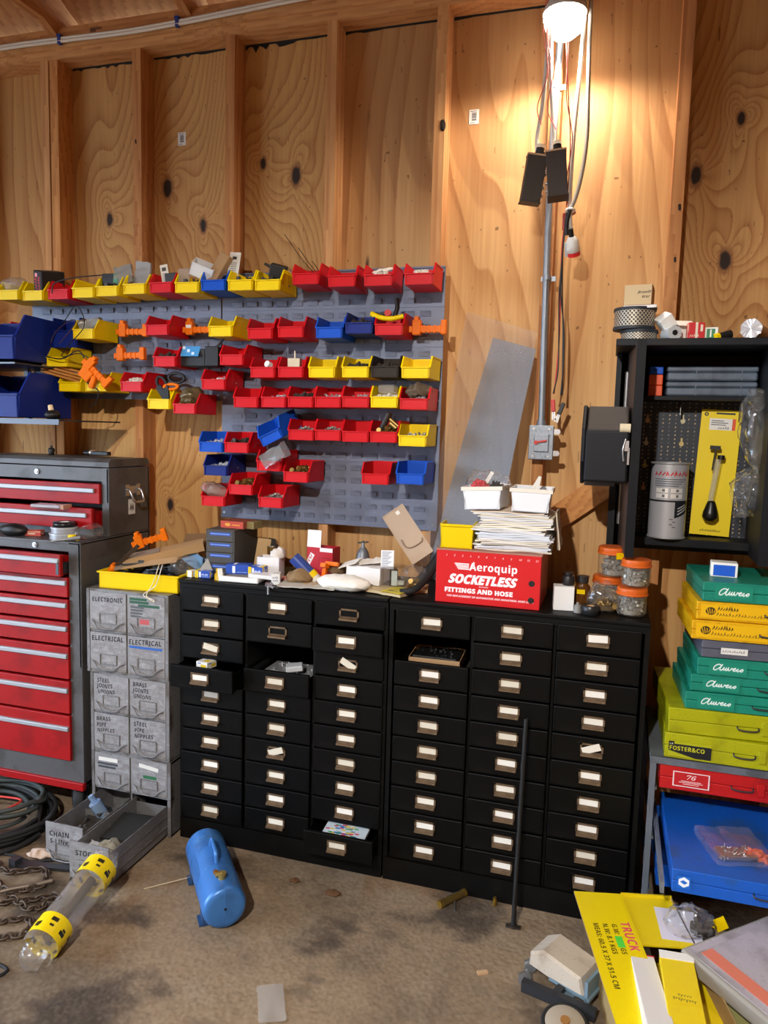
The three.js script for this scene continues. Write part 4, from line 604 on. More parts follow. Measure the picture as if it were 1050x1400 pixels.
// left cabinet top
{
  const cardGrey = std(0x4b4844, .7), label4 = canvasTex(128, 24, g => { g.fillStyle = '#2a55b4'; g.fillRect(0, 0, 128, 24); g.fillStyle = '#a9c0ee'; for (let i = 0; i < 14; i++) g.fillRect(6 + i * 8.4, 9, 5, 7); });
  const t = thing('card_organizer', 'dark cardboard organizer with four blue labelled drawers', 'organizer', [-1.345, TOP, .265], .04);
  part(t, 'case', M([bx(.112, .004, .2, 0, .165, 0), bx(.112, .004, .2, 0, .002, 0), bx(.004, .165, .2, .054, .084, 0), bx(.004, .165, .2, -.054, .084, 0), bx(.112, .165, .004, 0, .084, -.098)]), cardGrey);
  for (let i = 0; i < 4; i++) { const d = part(t, 'drawer', bx(.102, .0375, .19, 0, 0, 0), cardGrey, [0, .0245 + i * .0398, .006]); part(d, 'label', new THREE.PlaneGeometry(.082, .011).translate(0, .008, .0957), printed(label4)); }
  const bk = thing('small_box', 'worn red and yellow flat box on the cardboard organizer', 'box', [-1.318, TOP + .1675, .27], -.12); part(bk, 'cover', bx(.10, .026, .085, 0, .013, 0), std(0x9a4a34, .8)); part(bk, 'front_print', new THREE.PlaneGeometry(.098, .024).translate(0, .013, .0427), printed(canvasTex(128, 32, g => { g.fillStyle = '#c04a38'; g.fillRect(0, 0, 128, 32); g.fillStyle = '#e0a038'; g.beginPath(); g.ellipse(40, 16, 16, 8, 0, 0, 7); g.fill(); g.fillRect(66, 14, 44, 5); }), .8)); part(bk, 'end', bx(.03, .026, .06, .066, .013, -.01), std(0x8a7a4c, .8));
  const dome = thing('dust_cap', 'glossy black round cap leaning behind the yellow tray', 'cap', [-1.412, TOP + .036, .30], .3); part(dome, 'dome', flat(new THREE.SphereGeometry(.035, 24, 18)), std(0x121212, .2)); part(dome, 'flange', cy(.038, .038, .006, 0, -.03, 0), std(0x121212, .3));
  const prt = (c1, c2, txt) => printed(canvasTex(128, 64, g => { g.fillStyle = c1; g.fillRect(0, 0, 128, 64); g.fillStyle = c2; g.fillRect(0, 0, 30, 64); g.fillStyle = '#fff'; g.fillRect(36, 8, 16, 48); g.font = 'bold 18px sans-serif'; if (txt) scrib(g, 58, 40, 56, 16, 6); g.fillStyle = 'rgba(255,255,255,.6)'; g.fillRect(60, 48, 56, 4); }), .5);
  const blueBox = prt('#244fb0', '#e8c81c', 1), blueBox2 = prt('#2450b4', '#2450b4', '');
  solo('small_carton', 'small blue and yellow carton at the cabinet edge by the yellow tray', 'box', rb(.058, .026, .03, .002, 0, .013, 0), blueBox, [-1.372, TOP, .425], [0, .1, 0]);
  solo('small_carton', 'tiny white and yellow carton next to the black round cap', 'box', rb(.026, .024, .03, .002, 0, .012, 0), prt('#ece8dc', '#e8c81c', ''), [-1.418, TOP, .43], [0, -.2, 0]);
  solo('paper_wedge', 'triangular grey paper piece leaning on the organizer drawers', 'paper', prism([[-.024, 0], [.026, 0], [.002, .042]], .004), std(0x9a948a, .8), [-1.37, TOP + .0262, .415], [-.25, .1, 0]);
  solo('small_carton', 'yellow and white folded carton beside the white blister tray', 'box', M([bx(.03, .022, .03, 0, .011, 0, 0, .4, 0), bx(.022, .045, .003, .014, .0225, .022, 0, .2, .1)]), prt('#e6e2d2', '#e2b81c', ''), [-1.305, TOP, .435], [0, 0, 0]);
  const bl = thing('blister_tray', 'white blister tray with curled rim at the cabinet edge', 'tray', [-1.218, TOP + .001, .415], .05); part(bl, 'tray', M([rb(.145, .012, .085, .004, 0, .006, 0), rb(.15, .02, .012, .005, 0, .01, .045)]), std(0xf2f0ec, .45)); part(bl, 'insert', bx(.12, .004, .06, 0, .0135, -.005), std(0x8a857c, .7));
  solo('blue_carton', 'long blue carton with white band resting on the blister tray', 'box', rb(.085, .034, .05, .002, 0, .017, 0), blueBox2, [-1.258, TOP + .0165, .375], [0, .2, 0]);
  solo('blue_carton', 'blue and yellow end carton resting beside the long blue one', 'box', rb(.055, .032, .05, .002, 0, .016, 0), blueBox, [-1.185, TOP + .0165, .375], [0, Math.PI + .1, 0]);
  solo('dotted_carton', 'flat white dotted carton lying over the blister tray', 'box', rb(.1, .014, .06, .002, 0, .007, 0), printed(canvasTex(128, 64, g => { g.fillStyle = '#eeece8'; g.fillRect(0, 0, 128, 64); g.fillStyle = '#9aa0a8'; for (let j = 0; j < 6; j++) for (let i = 0; i < 16; i++) g.fillRect(5 + i * 7.5, 6 + j * 9, 3, 3); })), [-1.14, TOP + .016, .41], [0, -.08, 0]);
  solo('small_carton', 'white carton standing on end at the blister tray corner', 'box', rb(.03, .038, .05, .002, 0, .019, 0), printed(canvasTex(64, 64, g => { g.fillStyle = '#efede8'; g.fillRect(0, 0, 64, 64); g.fillStyle = '#4a5488'; g.font = 'bold 15px sans-serif'; scrib(g, 8, 26, 44, 12, 5); scrib(g, 10, 44, 42, 12, 5); })), [-1.092, TOP, .418], [0, .35, 0]);
  const ub = thing('open_carton', 'white upright carton with a torn flap behind the blue cartons', 'box', [-1.165, TOP, .31], .1); part(ub, 'carton', openBox(.085, .075, .06, .002), std(0xefecea, .75)); part(ub, 'tissue', noisy(new THREE.SphereGeometry(.026, 16, 12).translate(.026, .08, 0), .014, 30, 6), std(0xe6ded4, .8));
  const lf = thing('cardboard_flap', 'folded cardboard leaning upright beside the organizer', 'cardboard', [-1.225, TOP, .26], .1); part(lf, 'board', M([bx(.05, .13, .003, 0, .065, 0, 0, .5, -.15)]), std(0xcaa878, .85)); part(lf, 'dark_board', bx(.04, .12, .003, .034, .07, -.014, 0, -.6, 0), std(0x2c2926, .8));
  const tin = thing('paint_tin', 'small tarnished tin with open top behind the white carton', 'tin', [-1.19, TOP + .062, .24]); part(tin, 'body', lathe([[0, 0], [.022, 0], [.022, .04], [.02, .04], [.02, .003], [0, .003]]), HEAPS.fittings[2]); part(tin, 'rim', tf(new THREE.TorusGeometry(.0215, .002, 6, 24), 0, .04, 0, Math.PI / 2), steel);
  solo('tin_stand', 'low wooden block under the small tarnished tin', 'block', bx(.06, .062, .06, 0, .031, 0), wood.stud2, [-1.19, TOP, .24]);
  solo('key_bunch', 'bunch of chrome bits hanging over the cabinet edge', 'keys', M([cy(.004, .004, .03, 0, -.008, .002), cy(.008, .008, .008, .006, .01, -.006, 1, 0, 0), cy(.007, .007, .01, -.008, .008, -.006, .5, .4, 0), cy(.005, .005, .016, .012, .004, .0, 0, 0, 1.2)]), std(0xc6d0dc, .2, .8), [-1.085, TOP + .001, .494]);
  // red and white carton
  const rc = thing('red_carton', 'tall red carton with white lettered flap behind the clutter', 'box', [-.985, TOP, .245], -.1);
  part(rc, 'carton', openBox(.105, .115, .06, .002), std(0xb81426, .55)); part(rc, 'front_print', new THREE.PlaneGeometry(.103, .113).translate(0, .0575, .0306), printed(canvasTex(192, 200, (g, w, h) => { g.fillStyle = '#bd1428'; g.fillRect(0, 0, w, h); g.fillStyle = '#f0ecea'; g.fillRect(96, 0, 96, 26); g.save(); g.translate(28, 34); g.rotate(.5); g.fillRect(0, 0, 34, 96); g.fillStyle = '#bd1428'; g.font = 'bold 30px sans-serif'; g.rotate(Math.PI / 2); scrib(g, 10, -4, 74, 24, 4); g.restore(); g.strokeStyle = '#8e0c1c'; g.lineWidth = 3; g.strokeRect(90, 66, 80, 100); }))); part(rc, 'flap', bx(.055, .062, .002, -.024, .145, .028, -.1, 0, 0), white);
  // battery-like tube
  const bt = thing('spray_can', 'blue and yellow tube lying across the carton clutter', 'tube', [-1.005, TOP + .062, .365], [.1, 0, -.75]);
  part(bt, 'tube', cy(.022, .022, .08, -.01, -.01, 0, 0, 0, Math.PI / 2), std(0x24408e, .4)); part(bt, 'band', cy(.0225, .0225, .022, .040, -.01, 0, 0, 0, Math.PI / 2), yellowP); part(bt, 'cap', cy(.0215, .0215, .016, .058, -.01, 0, 0, 0, Math.PI / 2), std(0xe6e2d6, .5));
  solo('tube_rest', 'crumpled tan paper bag under the blue tube', 'paper bag', noisy(new THREE.SphereGeometry(1, 22, 16).scale(.046, .024, .04), .014, 26, 21), std(0x8f7350, .8), [-1.02, TOP + .026, .395]);
  const of = thing('orange_bracket', 'orange plastic frame lying in the clutter beside the tube', 'bracket', [-.905, TOP + .04, .345], [1.25, -.15, .05]); part(of, 'frame', M([bx(.07, .014, .014, 0, .007, .03), bx(.014, .014, .06, -.035, .007, 0), bx(.05, .014, .014, -.01, .007, -.03)]), orangeP); part(of, 'clip', bx(.02, .03, .014, -.03, .02, -.02), orangeP);
  solo('twig_bundle', 'brown crumpled wrapper inside the orange frame', 'wrapper', noisy(new THREE.SphereGeometry(1, 18, 14).scale(.03, .018, .024), .012, 40, 12), std(0x6a5334, .8), [-.905, TOP + .05, .32]);
  const oc = thing('oil_can', 'grey bell shaped valve with a wing handle behind the white box', 'valve', [-.842, TOP, .22]); part(oc, 'base', cy(.022, .022, .07, 0, .035, 0), black); part(oc, 'bell', lathe([[0, .07], [.026, .07], [.026, .076], [.021, .1], [.012, .115], [.006, .12], [.006, .135], [0, .135]]), std(0x7c7f84, .45, .4)); part(oc, 'handle', M([bx(.04, .006, .006, 0, .136, 0, 0, .3, .1), bx(.006, .02, .006, 0, .132, 0)]), std(0x5a5348, .5, .4));
  solo('padded_pouch', 'white bubble padded pouch at the cabinet front edge', 'pouch', noisy(new THREE.SphereGeometry(1, 36, 24).scale(.096, .028, .045), .006, 34, 31), phys(0xf4f0e6, .35, {}), [-.84, TOP + .026, .425], [0, -.04, 0]);
  solo('newspaper_sheet', 'grey folded newsprint under the tan paper bag', 'paper', noisy(new THREE.BoxGeometry(.2, .004, .09, 14, 1, 8), .006, 16, 91), std(0xbdb8ac, .85), [-.965, TOP + .008, .43], [0, .12, 0]);
  solo('black_cup', 'upturned black plastic cup beside the tan panel', 'cup', M([lathe([[0, .05], [.022, .05], [.026, .044], [.028, 0], [0, 0]])]), black, [-.735, TOP, .22]);
  solo('white_envelope', 'bent white envelope lying on the crushed white carton', 'envelope', noisy(new THREE.BoxGeometry(.1, .002, .06, 10, 1, 6), .008, 20, 92), paperW, [-.775, TOP + .088, .31], [.1, .3, .12]);
  solo('sponge_block', 'brown cardboard sleeve behind the white carton', 'cardboard', noisy(new THREE.BoxGeometry(.16, .05, .05, 10, 4, 4).translate(0, .025, 0), .006, 18, 93), std(0x9c7c56, .85), [-.80, TOP, .225], [0, .1, 0]);
  solo('black_hose_end', 'short black hose end behind the red carton', 'hose', tube([[-1.08, TOP + .012, .22], [-1.05, TOP + .04, .23], [-1.02, TOP + .03, .28], [-1.0, TOP + .012, .3]], .011, 20, 8), rubber);
  solo('red_booklet', 'red and white booklet lying behind the dotted carton', 'booklet', bx(.09, .01, .06, 0, .005, 0), std(0xd08a7a, .7), [-1.085, TOP + .0, .35], [0, .3, 0]);
  solo('kraft_sheet', 'curled kraft paper sheet under the padded pouch', 'paper', noisy(new THREE.BoxGeometry(.26, .002, .12, 14, 1, 8), .006, 14, 14), std(0xb89a70, .85), [-.92, TOP + .0095, .36], [0, .2, 0]);
  const wb = thing('white_box', 'white carton with a crushed lid beside the clear plastic box', 'box', [-.79, TOP + .014, .315], -.06); part(wb, 'carton', noisy(new THREE.BoxGeometry(.125, .058, .1, 8, 4, 6).translate(0, .03, 0), .005, 18, 17), std(0xeceaea, .7)); part(wb, 'flap', bx(.07, .002, .06, -.06, .064, .02, .2, 0, .35), paperW);
  const cb = thing('clear_box', 'clear plastic box of small parts in the clutter', 'box', [-.685, TOP + .018, .345], .1); part(cb, 'shell', openBox(.085, .06, .07, .0015), clear); part(cb, 'lid', rb(.088, .006, .073, .002, 0, .062, 0), clear); part(cb, 'insert', M([bx(.02, .05, .004, .005, .028, .03), bx(.03, .012, .02, .02, .01, .01)]), std(0xb0b6ae, .4));
  solo('price_note', 'white printed note tucked behind the clear plastic box', 'note', bx(.045, .055, .001, 0, 0, 0), printed(canvasTex(64, 80, g => { g.fillStyle = '#eceef2'; g.fillRect(0, 0, 64, 80); g.fillStyle = '#6a7080'; for (let i = 0; i < 9; i++) g.fillRect(6, 8 + i * 8, 46 - (i % 3) * 8, 3); }), .8), [-.715, TOP + .105, .335], [-.2, .1, .05]);
  const tp = thing('tan_panel', 'tan plastic tray panel leaning on the louvered panel', 'panel', [-.675, TOP + .178, .225], [-.3, .05, .66]);
  const tm = std(0xb49a80, .55); part(tp, 'panel', rb(.085, .205, .004, .0018, 0, 0, 0), tm); part(tp, 'embossed_handle', tube([[-.03, -.005, .003], [-.03, -.035, .004], [-.018, -.048, .004], [.03, -.05, .004], [.036, -.04, .003]], .0025, 24, 6), std(0x8d745e, .55)); part(tp, 'rim', M([bx(.087, .004, .008, 0, .102, 0), bx(.087, .004, .008, 0, -.102, 0), bx(.004, .205, .008, .042, 0, 0), bx(.004, .205, .008, -.042, 0, 0)]), tm); part(tp, 'sticker', bx(.014, .014, .001, .012, .085, .0025), paperW);
  const mg = thing('magazine', 'dog-eared magazine with a yellow cover under the white carton', 'magazine', [-.68, TOP, .40], -.32); part(mg, 'pages', noisy(new THREE.BoxGeometry(.2, .008, .1, 12, 1, 6).translate(-.03, .006, 0), .004, 12, 19), std(0xc9b48a, .8)); part(mg, 'cover', noisy(new THREE.BoxGeometry(.075, .002, .09, 6, 1, 6).translate(.03, .0135, .003), .002, 12, 19), printed(canvasTex(96, 96, g => { g.fillStyle = '#d8c832'; g.fillRect(0, 0, 96, 96); g.fillStyle = '#8a7a20'; for (let i = 0; i < 8; i++) g.fillRect(10, 14 + i * 9, 70 - (i % 3) * 12, 4); g.beginPath(); g.arc(30, 70, 12, 0, 7); g.fill(); })));
  solo('rubber_belt', 'black rubber belt curled against the red fittings box', 'belt', tube([[-.64, TOP + .012, .43], [-.60, TOP + .02, .42], [-.57, TOP + .05, .36], [-.555, TOP + .09, .29], [-.552, TOP + .13, .24], [-.57, TOP + .1, .2], [-.61, TOP + .04, .22], [-.63, TOP + .015, .32]], .012, 50, 8, false), rubber);
  const eb = thing('crumpled_bag', 'crumpled clear bag under the tan panel', 'plastic bag', [-.62, TOP + .05, .325], .2); part(eb, 'film', noisy(new THREE.SphereGeometry(1, 24, 18).scale(.045, .04, .04), .02, 26, 27), film); part(eb, 'bits', heap('fittings', .04, .04, .02, 10), HEAPS.fittings[2], [0, -.036, 0]);
  solo('bag_prop', 'folded brown cardboard pad under the crumpled clear bag', 'cardboard', bx(.08, .01, .1, 0, .005, 0), cardboard, [-.615, TOP, .31], [0, .2, 0]);
}
// things in the open and missing drawers
{
  const put = (p, w, d, l, kind, m) => { const o = solo('parts_heap', l, 'small parts', heap(kind, w, d, .045, 60), m || HEAPS[kind][2], p); o.userData.kind = 'stuff'; };
  put([-1.05, .605, .36], .21, .2, 'loose steel parts filling the drawer under the empty slot', 'screws'); put([-.519, .69, .36], .21, .2, 'mixed dark parts filling the drawer below the missing one', 'bits');
  solo('small_carton', 'white and yellow carton in the drawer pulled open', 'box', rb(.05, .024, .05, .002, 0, .012, 0), printed(canvasTex(64, 64, g => { g.fillStyle = '#e8e6e0'; g.fillRect(0, 0, 64, 64); g.fillStyle = '#e8c81c'; g.fillRect(28, 22, 30, 30); g.fillStyle = '#2a4aa0'; g.fillRect(10, 10, 18, 8); })), [-1.318, .662, .50], [0, -.2, 0]);
  solo('film_tray', 'clear tray in the drawer over mixed steel parts', 'tray', M([rb(.06, .02, .05, .004, 0, .01, 0)]), std(0xcfd0d0, .4), [-1.03, .652, .39], [0, .4, .1]);
  solo('cardboard_tray', 'shallow cardboard tray of black clips in the missing drawer slot', 'tray', openBox(.17, .035, .13, .002), std(0xb08a62, .85), [-.515, .738, .385], [.05, .03, 0]);
  put([-.515, .742, .385], .15, .11, 'black clips heaped in the shallow cardboard tray', 'nuts', black);
  solo('instruction_leaflet', 'colourful leaflets packed in the lowest open drawer', 'leaflet', bx(.15, .012, .07, 0, 0, 0), printed(canvasTex(256, 96, g => { g.fillStyle = '#c8d4dc'; g.fillRect(0, 0, 256, 96); for (let i = 0; i < 60; i++) { g.fillStyle = ['#2a6ab0', '#d0325a', '#3a9a5a', '#e0c040', '#eceae6'][i % 5]; g.fillRect(hash(i, 1, 9) * 190, hash(i, 2, 9) * 90, 24, 9); } })), [-.785, .152, .50], [.1, .02, 0]);
  const rod = thing('steel_rod', 'long black rod with a small foot leaning on the drawers', 'rod', [-.205, 0, .575]); part(rod, 'shaft', tube([[0, .006, .015], [.0, .3, -.03], [.002, .636, -.06]], .0075, 12, 8), black); part(rod, 'foot', M([bx(.045, .006, .014, 0, .003, .015), cy(.012, .012, .008, 0, .006, .015)]), std(0x2c241e, .7));
}

// ------------------------------------------------------------------ on the grey units, the chests and the louvered panels
function clamp3(parent, m) { // plastic bar clamp along x
  part(parent, 'bar', M([rb(.13, .022, .016, .003, 0, 0, 0), ...[-.03, -.01, .01, .03, .05].map(x => bx(.006, .026, .02, x, 0, 0))]), m); part(parent, 'fixed_jaw', M([rb(.02, .05, .024, .004, .062, .006, 0)]), m); part(parent, 'sliding_jaw', M([rb(.03, .052, .028, .004, -.035, .006, 0), rb(.016, .02, .03, .003, -.035, .034, 0)]), m);
}
{
  const yt = thing('yellow_tray', 'shallow yellow plastic tray on top of the grey units', 'tray', [-1.618, .905, .345], .07);
  part(yt, 'tray', openBox(.315, .062, .27, .004), yellowP); part(yt, 'rim', M([bx(.325, .006, .008, 0, .06, .137), bx(.325, .006, .008, 0, .06, -.137), bx(.008, .006, .28, .16, .06, 0), bx(.008, .006, .28, -.16, .06, 0)]), yellowP);
  solo('circuit_scrap', 'jumble of circuit boards and wire filling the yellow tray', 'electronics', (() => { const l = []; for (let i = 0; i < 40; i++) l.push(bx(rr(.03, .08), .004, rr(.03, .06), rr(-.11, .11), rr(.02, .075), rr(-.09, .09), rr(-.5, .5), rr(0, 3), rr(-.5, .5))); for (let i = 0; i < 30; i++) l.push(cy(.008, .008, .02, rr(-.12, .12), rr(.03, .08), rr(-.1, .1), rr(0, 3), 0, rr(0, 3), 8)); return M(l); })(), std(0x39424c, .6), [-1.618, .912, .345]).userData.kind = 'stuff';
  const c1 = thing('cardboard_strip', 'long folded cardboard strip lying across the yellow tray', 'cardboard', [-1.60, 1.035, .33], [.12, .5, .22]); part(c1, 'board', M([bx(.30, .003, .075, 0, 0, 0), bx(.30, .03, .003, 0, -.014, .037)]), std(0xb48e60, .85)); part(c1, 'corrugated_edge', bx(.12, .002, .06, -.075, .003, .004), std(0x8d8070, .85));
  const c2 = thing('cardboard_strip', 'narrow cardboard strip slanting under the long folded one', 'cardboard', [-1.62, .992, .40], [.25, .35, .16]); part(c2, 'board', M([bx(.22, .004, .045, 0, 0, 0)]), std(0xbd9a70, .85)); part(c2, 'torn_edge', bx(.03, .004, .05, -.11, .001, 0, 0, .2, 0), std(0x8a7a66, .85));
  solo('brown_cardboard', 'brown cardboard piece propped behind the orange clamp', 'cardboard', bx(.16, .004, .12, 0, 0, 0), std(0x8a6a4a, .85), [-1.50, 1.052, .21], [.5, .3, -.1]);
  const oc = thing('bar_clamp', 'orange plastic clamp lying on the cardboard strips', 'clamp', [-1.665, 1.065, .33], [.1, .45, .3], 'orange plastic bar clamps'); clamp3(oc, orangeP);
  const o2 = thing('pruner', 'orange handled cutter propped in the yellow tray corner', 'tool', [-1.73, .985, .43], [.3, .3, .75]); part(o2, 'handle', M([cy(.01, .012, .05, -.05, 0, 0, 0, 0, Math.PI / 2), cy(.016, .016, .014, -.018, 0, 0, 0, 0, Math.PI / 2)]), orangeP); part(o2, 'blade', M([bx(.13, .014, .006, .05, 0, 0)]), std(0x4a3a2e, .5, .4));
  solo('blue_cloth', 'pale blue folded card sticking out of the yellow tray', 'card', bx(.08, .05, .003, 0, 0, 0), std(0x6f9cc8, .7), [-1.49, 1.0, .30], [-.3, .2, -.5]);
  for (const [d, l, m] of [[0, 'cream wire draped over the yellow tray front', std(0xe6d8b0, .5)], [.014, 'white wire draped over the yellow tray front', wireWhite]]) solo('loose_wire', l, 'wire', tube([[-1.56 + d, .99, .42], [-1.535 + d, 1.0, .46], [-1.525 + d, .965, .497], [-1.54 + d, .93, .5], [-1.55 - d, .9, .514], [-1.53 + d, .885, .518], [-1.515, .88, .518]], .0018, 40, 5), m);
  solo('blister_bubble', 'clear bent plastic bubble at the end of the yellow tray', 'plastic', noisy(new THREE.SphereGeometry(1, 22, 16).scale(.05, .035, .06), .01, 16, 33), film, [-1.48, .99, .38]);
  // on the roller cabinet
  const Y = 1.0705;
  for (const [y, r, h, l] of [[Y, .052, .022, 'clear round parts container, lower of two on the roller cabinet'], [Y + .0225, .046, .022, 'clear round parts container, upper of two on the roller cabinet']]) { const q = thing('round_container', l, 'container', [-1.945, y, .455], 0, 'clear round containers'); part(q, 'body', cy(r, r, h, 0, h / 2, 0, 0, 0, 0, 36), std(0xa6abb2, .25, .2)); part(q, 'lid', cy(r + .002, r + .002, .005, 0, h - .003, 0, 0, 0, 0, 36), std(0xbfc4ca, .25, .2)); }
  const tp = thing('tape_roll', 'black tape roll on top of the clear round containers', 'tape', [-1.945, Y + .045, .455]); part(tp, 'roll', lathe([[.018, 0], [.04, 0], [.04, .018], [.018, .018], [.018, 0]], 36), std(0x1b1b1c, .3)); part(tp, 'core', lathe([[.015, .001], [.018, .001], [.018, .017], [.015, .017], [.015, .001]]), white);
  solo('small_carton', 'small red and cream carton on the roller cabinet', 'box', rb(.06, .022, .035, .002, 0, .011, 0), printed(canvasTex(64, 32, g => { g.fillStyle = '#b8463a'; g.fillRect(0, 0, 64, 32); g.fillStyle = '#e2c9a8'; g.fillRect(0, 6, 64, 3); g.fillRect(12, 14, 30, 8); })), [-2.085, Y, .45], [0, .3, 0]);
  solo('plastic_bag', 'crumpled clear bag at the roller cabinet corner', 'plastic bag', noisy(new THREE.SphereGeometry(1, 24, 18).scale(.05, .028, .045), .02, 24, 41), film, [-1.862, Y + .026, .42], [0, .4, .2]);
  solo('yellow_bits', 'yellow plastic plug beside the tape roll', 'plug', M([cy(.014, .018, .02, 0, .01, 0), bx(.03, .008, .012, .016, .004, 0)]), yellowP, [-1.895, Y, .475]);
  const kn = thing('screwdriver', 'grey handled screwdriver lying beside the tape roll', 'screwdriver', [-1.878, Y + .008, .49], [0, .7, .1]); part(kn, 'handle', cy(.006, .007, .05, 0, 0, 0, 0, 0, Math.PI / 2), std(0x8a8d92, .4)); part(kn, 'blade', cy(.0025, .0025, .05, -.05, 0, 0, 0, 0, Math.PI / 2), steel);
  solo('black_pouch', 'black rounded pouch at the roller cabinet front', 'pouch', noisy(new THREE.SphereGeometry(1, 20, 14).scale(.06, .024, .035), .005, 20, 43), black, [-2.155, Y + .022, .48]);
  const pk = thing('packing_sleeve', 'clear packing sleeve sticking out between the chest drawers', 'sleeve', [-2.03, 1.186, .43], .06); part(pk, 'sleeve', rb(.13, .014, .06, .006, 0, 0, 0), phys(0xd2d2da, .2, { transmission: .5, thickness: 0 })); part(pk, 'tab', bx(.014, .016, .05, .07, 0, 0), std(0xb98a70, .6));
  const lz = thing('laser_pointer', 'black torch with silver head lying on the tool chest lid', 'torch', [-1.975, 1.3755, .25], [0, -.1, 0]); part(lz, 'body', M([rb(.09, .016, .022, .004, .04, .009, 0), cy(.009, .009, .04, -.02, .009, 0, 0, 0, Math.PI / 2)]), black); part(lz, 'head', cy(.011, .011, .018, .0, .011, 0, 0, 0, Math.PI / 2), std(0xd9b9a0, .3, .6));
  const kb = thing('black_finial', 'black round finial standing on the tool chest lid', 'finial', [-2.13, 1.372, .3]); part(kb, 'knob', lathe([[0, .03], [.01, .028], [.014, .02], [.01, .01], [.012, 0], [0, 0]]), black); part(kb, 'pin', cy(.004, .004, .01, 0, .034, 0), black);

  // clamps, tools and packets on the louvered panels
  for (const [p, rot, l] of [[[-1.855, 1.868, .16], [0, .1, 0], 'orange clamp between the yellow and red bins of the second row'], [[-1.553, 1.872, .16], [0, .05, 0], 'orange clamp with a white sticker in the second bin row'], [[-.645, 1.862, .165], [0, .0, 0], 'orange clamp at the conduit end of the second bin row'], [[-1.845, 1.772, .19], [0, .05, .03], 'orange clamp lying flat above the angled one']]) { const t = thing('bar_clamp', l, 'clamp', p, rot, 'orange plastic bar clamps'); clamp3(t, orangeP); if (l.includes('sticker')) part(t, 'sticker', bx(.022, .012, .001, -.035, .012, .0145), white); }
  const ac = thing('bar_clamp', 'orange clamp hanging at an angle over the yellow bin', 'clamp', [-1.93, 1.70, .285], [0, .2, -.75], 'orange plastic bar clamps'); clamp3(ac, orangeP); part(ac, 'grip', M([rb(.05, .045, .03, .006, -.02, -.03, 0), rb(.02, .05, .026, .006, .02, -.035, 0, 0, 0, .4)]), orangeP);
  const mt = thing('battery_tester', 'black tester box with blue and white label among the bins', 'tester', [-1.52, 1.728, .19], .04); part(mt, 'case', M([rb(.11, .066, .06, .004, -.028, .033, 0), rb(.055, .075, .06, .004, .055, .038, 0)]), std(0x151619, .45)); part(mt, 'label', new THREE.PlaneGeometry(.075, .045), printed(canvasTex(128, 80, g => { g.fillStyle = '#4a9ad8'; g.fillRect(0, 0, 128, 80); g.fillStyle = '#d8eaf6'; for (let i = 0; i < 14; i++) g.fillRect((i * 37) % 110, (i * 23) % 66, 18, 13); })), [-.03, .056, .034], [-.5, 0, 0]); part(mt, 'probe', M([cy(.004, .005, .06, .075, .085, .01, 0, 0, -.8)]), darkSteel);
  const dw = (l, p, rot, n = 5) => { const t = thing('dowel', l, 'dowel', p, rot, 'wooden dowels in the yellow bin'); part(t, 'stick', cy(.0055, .0055, .19, 0, 0, 0, 0, 0, Math.PI / 2, 8), std(0xb3722c, .7)); part(t, 'tip', cy(.0057, .004, .012, -.1, 0, 0, 0, 0, Math.PI / 2, 8), std(0xd9b07a, .7)); };
  ['topmost', 'second', 'third', 'lowest'].forEach((w, i) => dw(`${w} brown dowel laid in the yellow bin beside the large blue bin`, [-2.105 + .004 * i, 1.716 - i * .013, .225 + .006 * i], [0, .25 + i * .06, -.2 - .02 * i]));
  const rope = (l, pts, r = .002, m = wireBlack) => solo('loose_lead', l, 'wire', tube(pts, r, 60, 5), m);
  rope('thin dark lead looping over the deep blue bin', [[-2.13, 1.90, .22], [-2.05, 1.96, .24], [-1.99, 1.88, .27], [-2.06, 1.80, .28], [-2.09, 1.76, .28], [-2.0, 1.77, .29], [-1.93, 1.74, .29]]);
  rope('thin dark lead trailing from the yellow bin to the panel edge', [[-2.16, 1.76, .285], [-2.08, 1.75, .29], [-2.0, 1.78, .29], [-1.965, 1.72, .29], [-1.97, 1.66, .28], [-1.93, 1.63, .27], [-1.95, 1.585, .26], [-1.99, 1.565, .25]], .0025);
  rope('thin black lead lying along the top bins', [[-2.14, 2.005, .27], [-2.13, 2.04, .27], [-2.05, 2.06, .27], [-1.96, 2.068, .262], [-1.92, 2.072, .25]], .0025);
  rope('purple lead hanging behind the large blue bin', [[-2.19, 1.78, .24], [-2.17, 1.86, .22], [-2.09, 1.91, .22], [-2.04, 1.89, .26], [-2.1, 1.81, .28]], .0018, std(0x4a2a38, .5));
  const kbp = thing('black_spool', 'black spool with a wooden tip on the large blue bin', 'spool', [-2.005, 1.514, .435]); part(kbp, 'spool', lathe([[0, 0], [.02, 0], [.028, .012], [.028, .02], [.016, .032], [0, .032]]), black); part(kbp, 'tip', cy(.008, .01, .02, -.008, .042, 0, 0, 0, .2), std(0xe0c49c, .6));
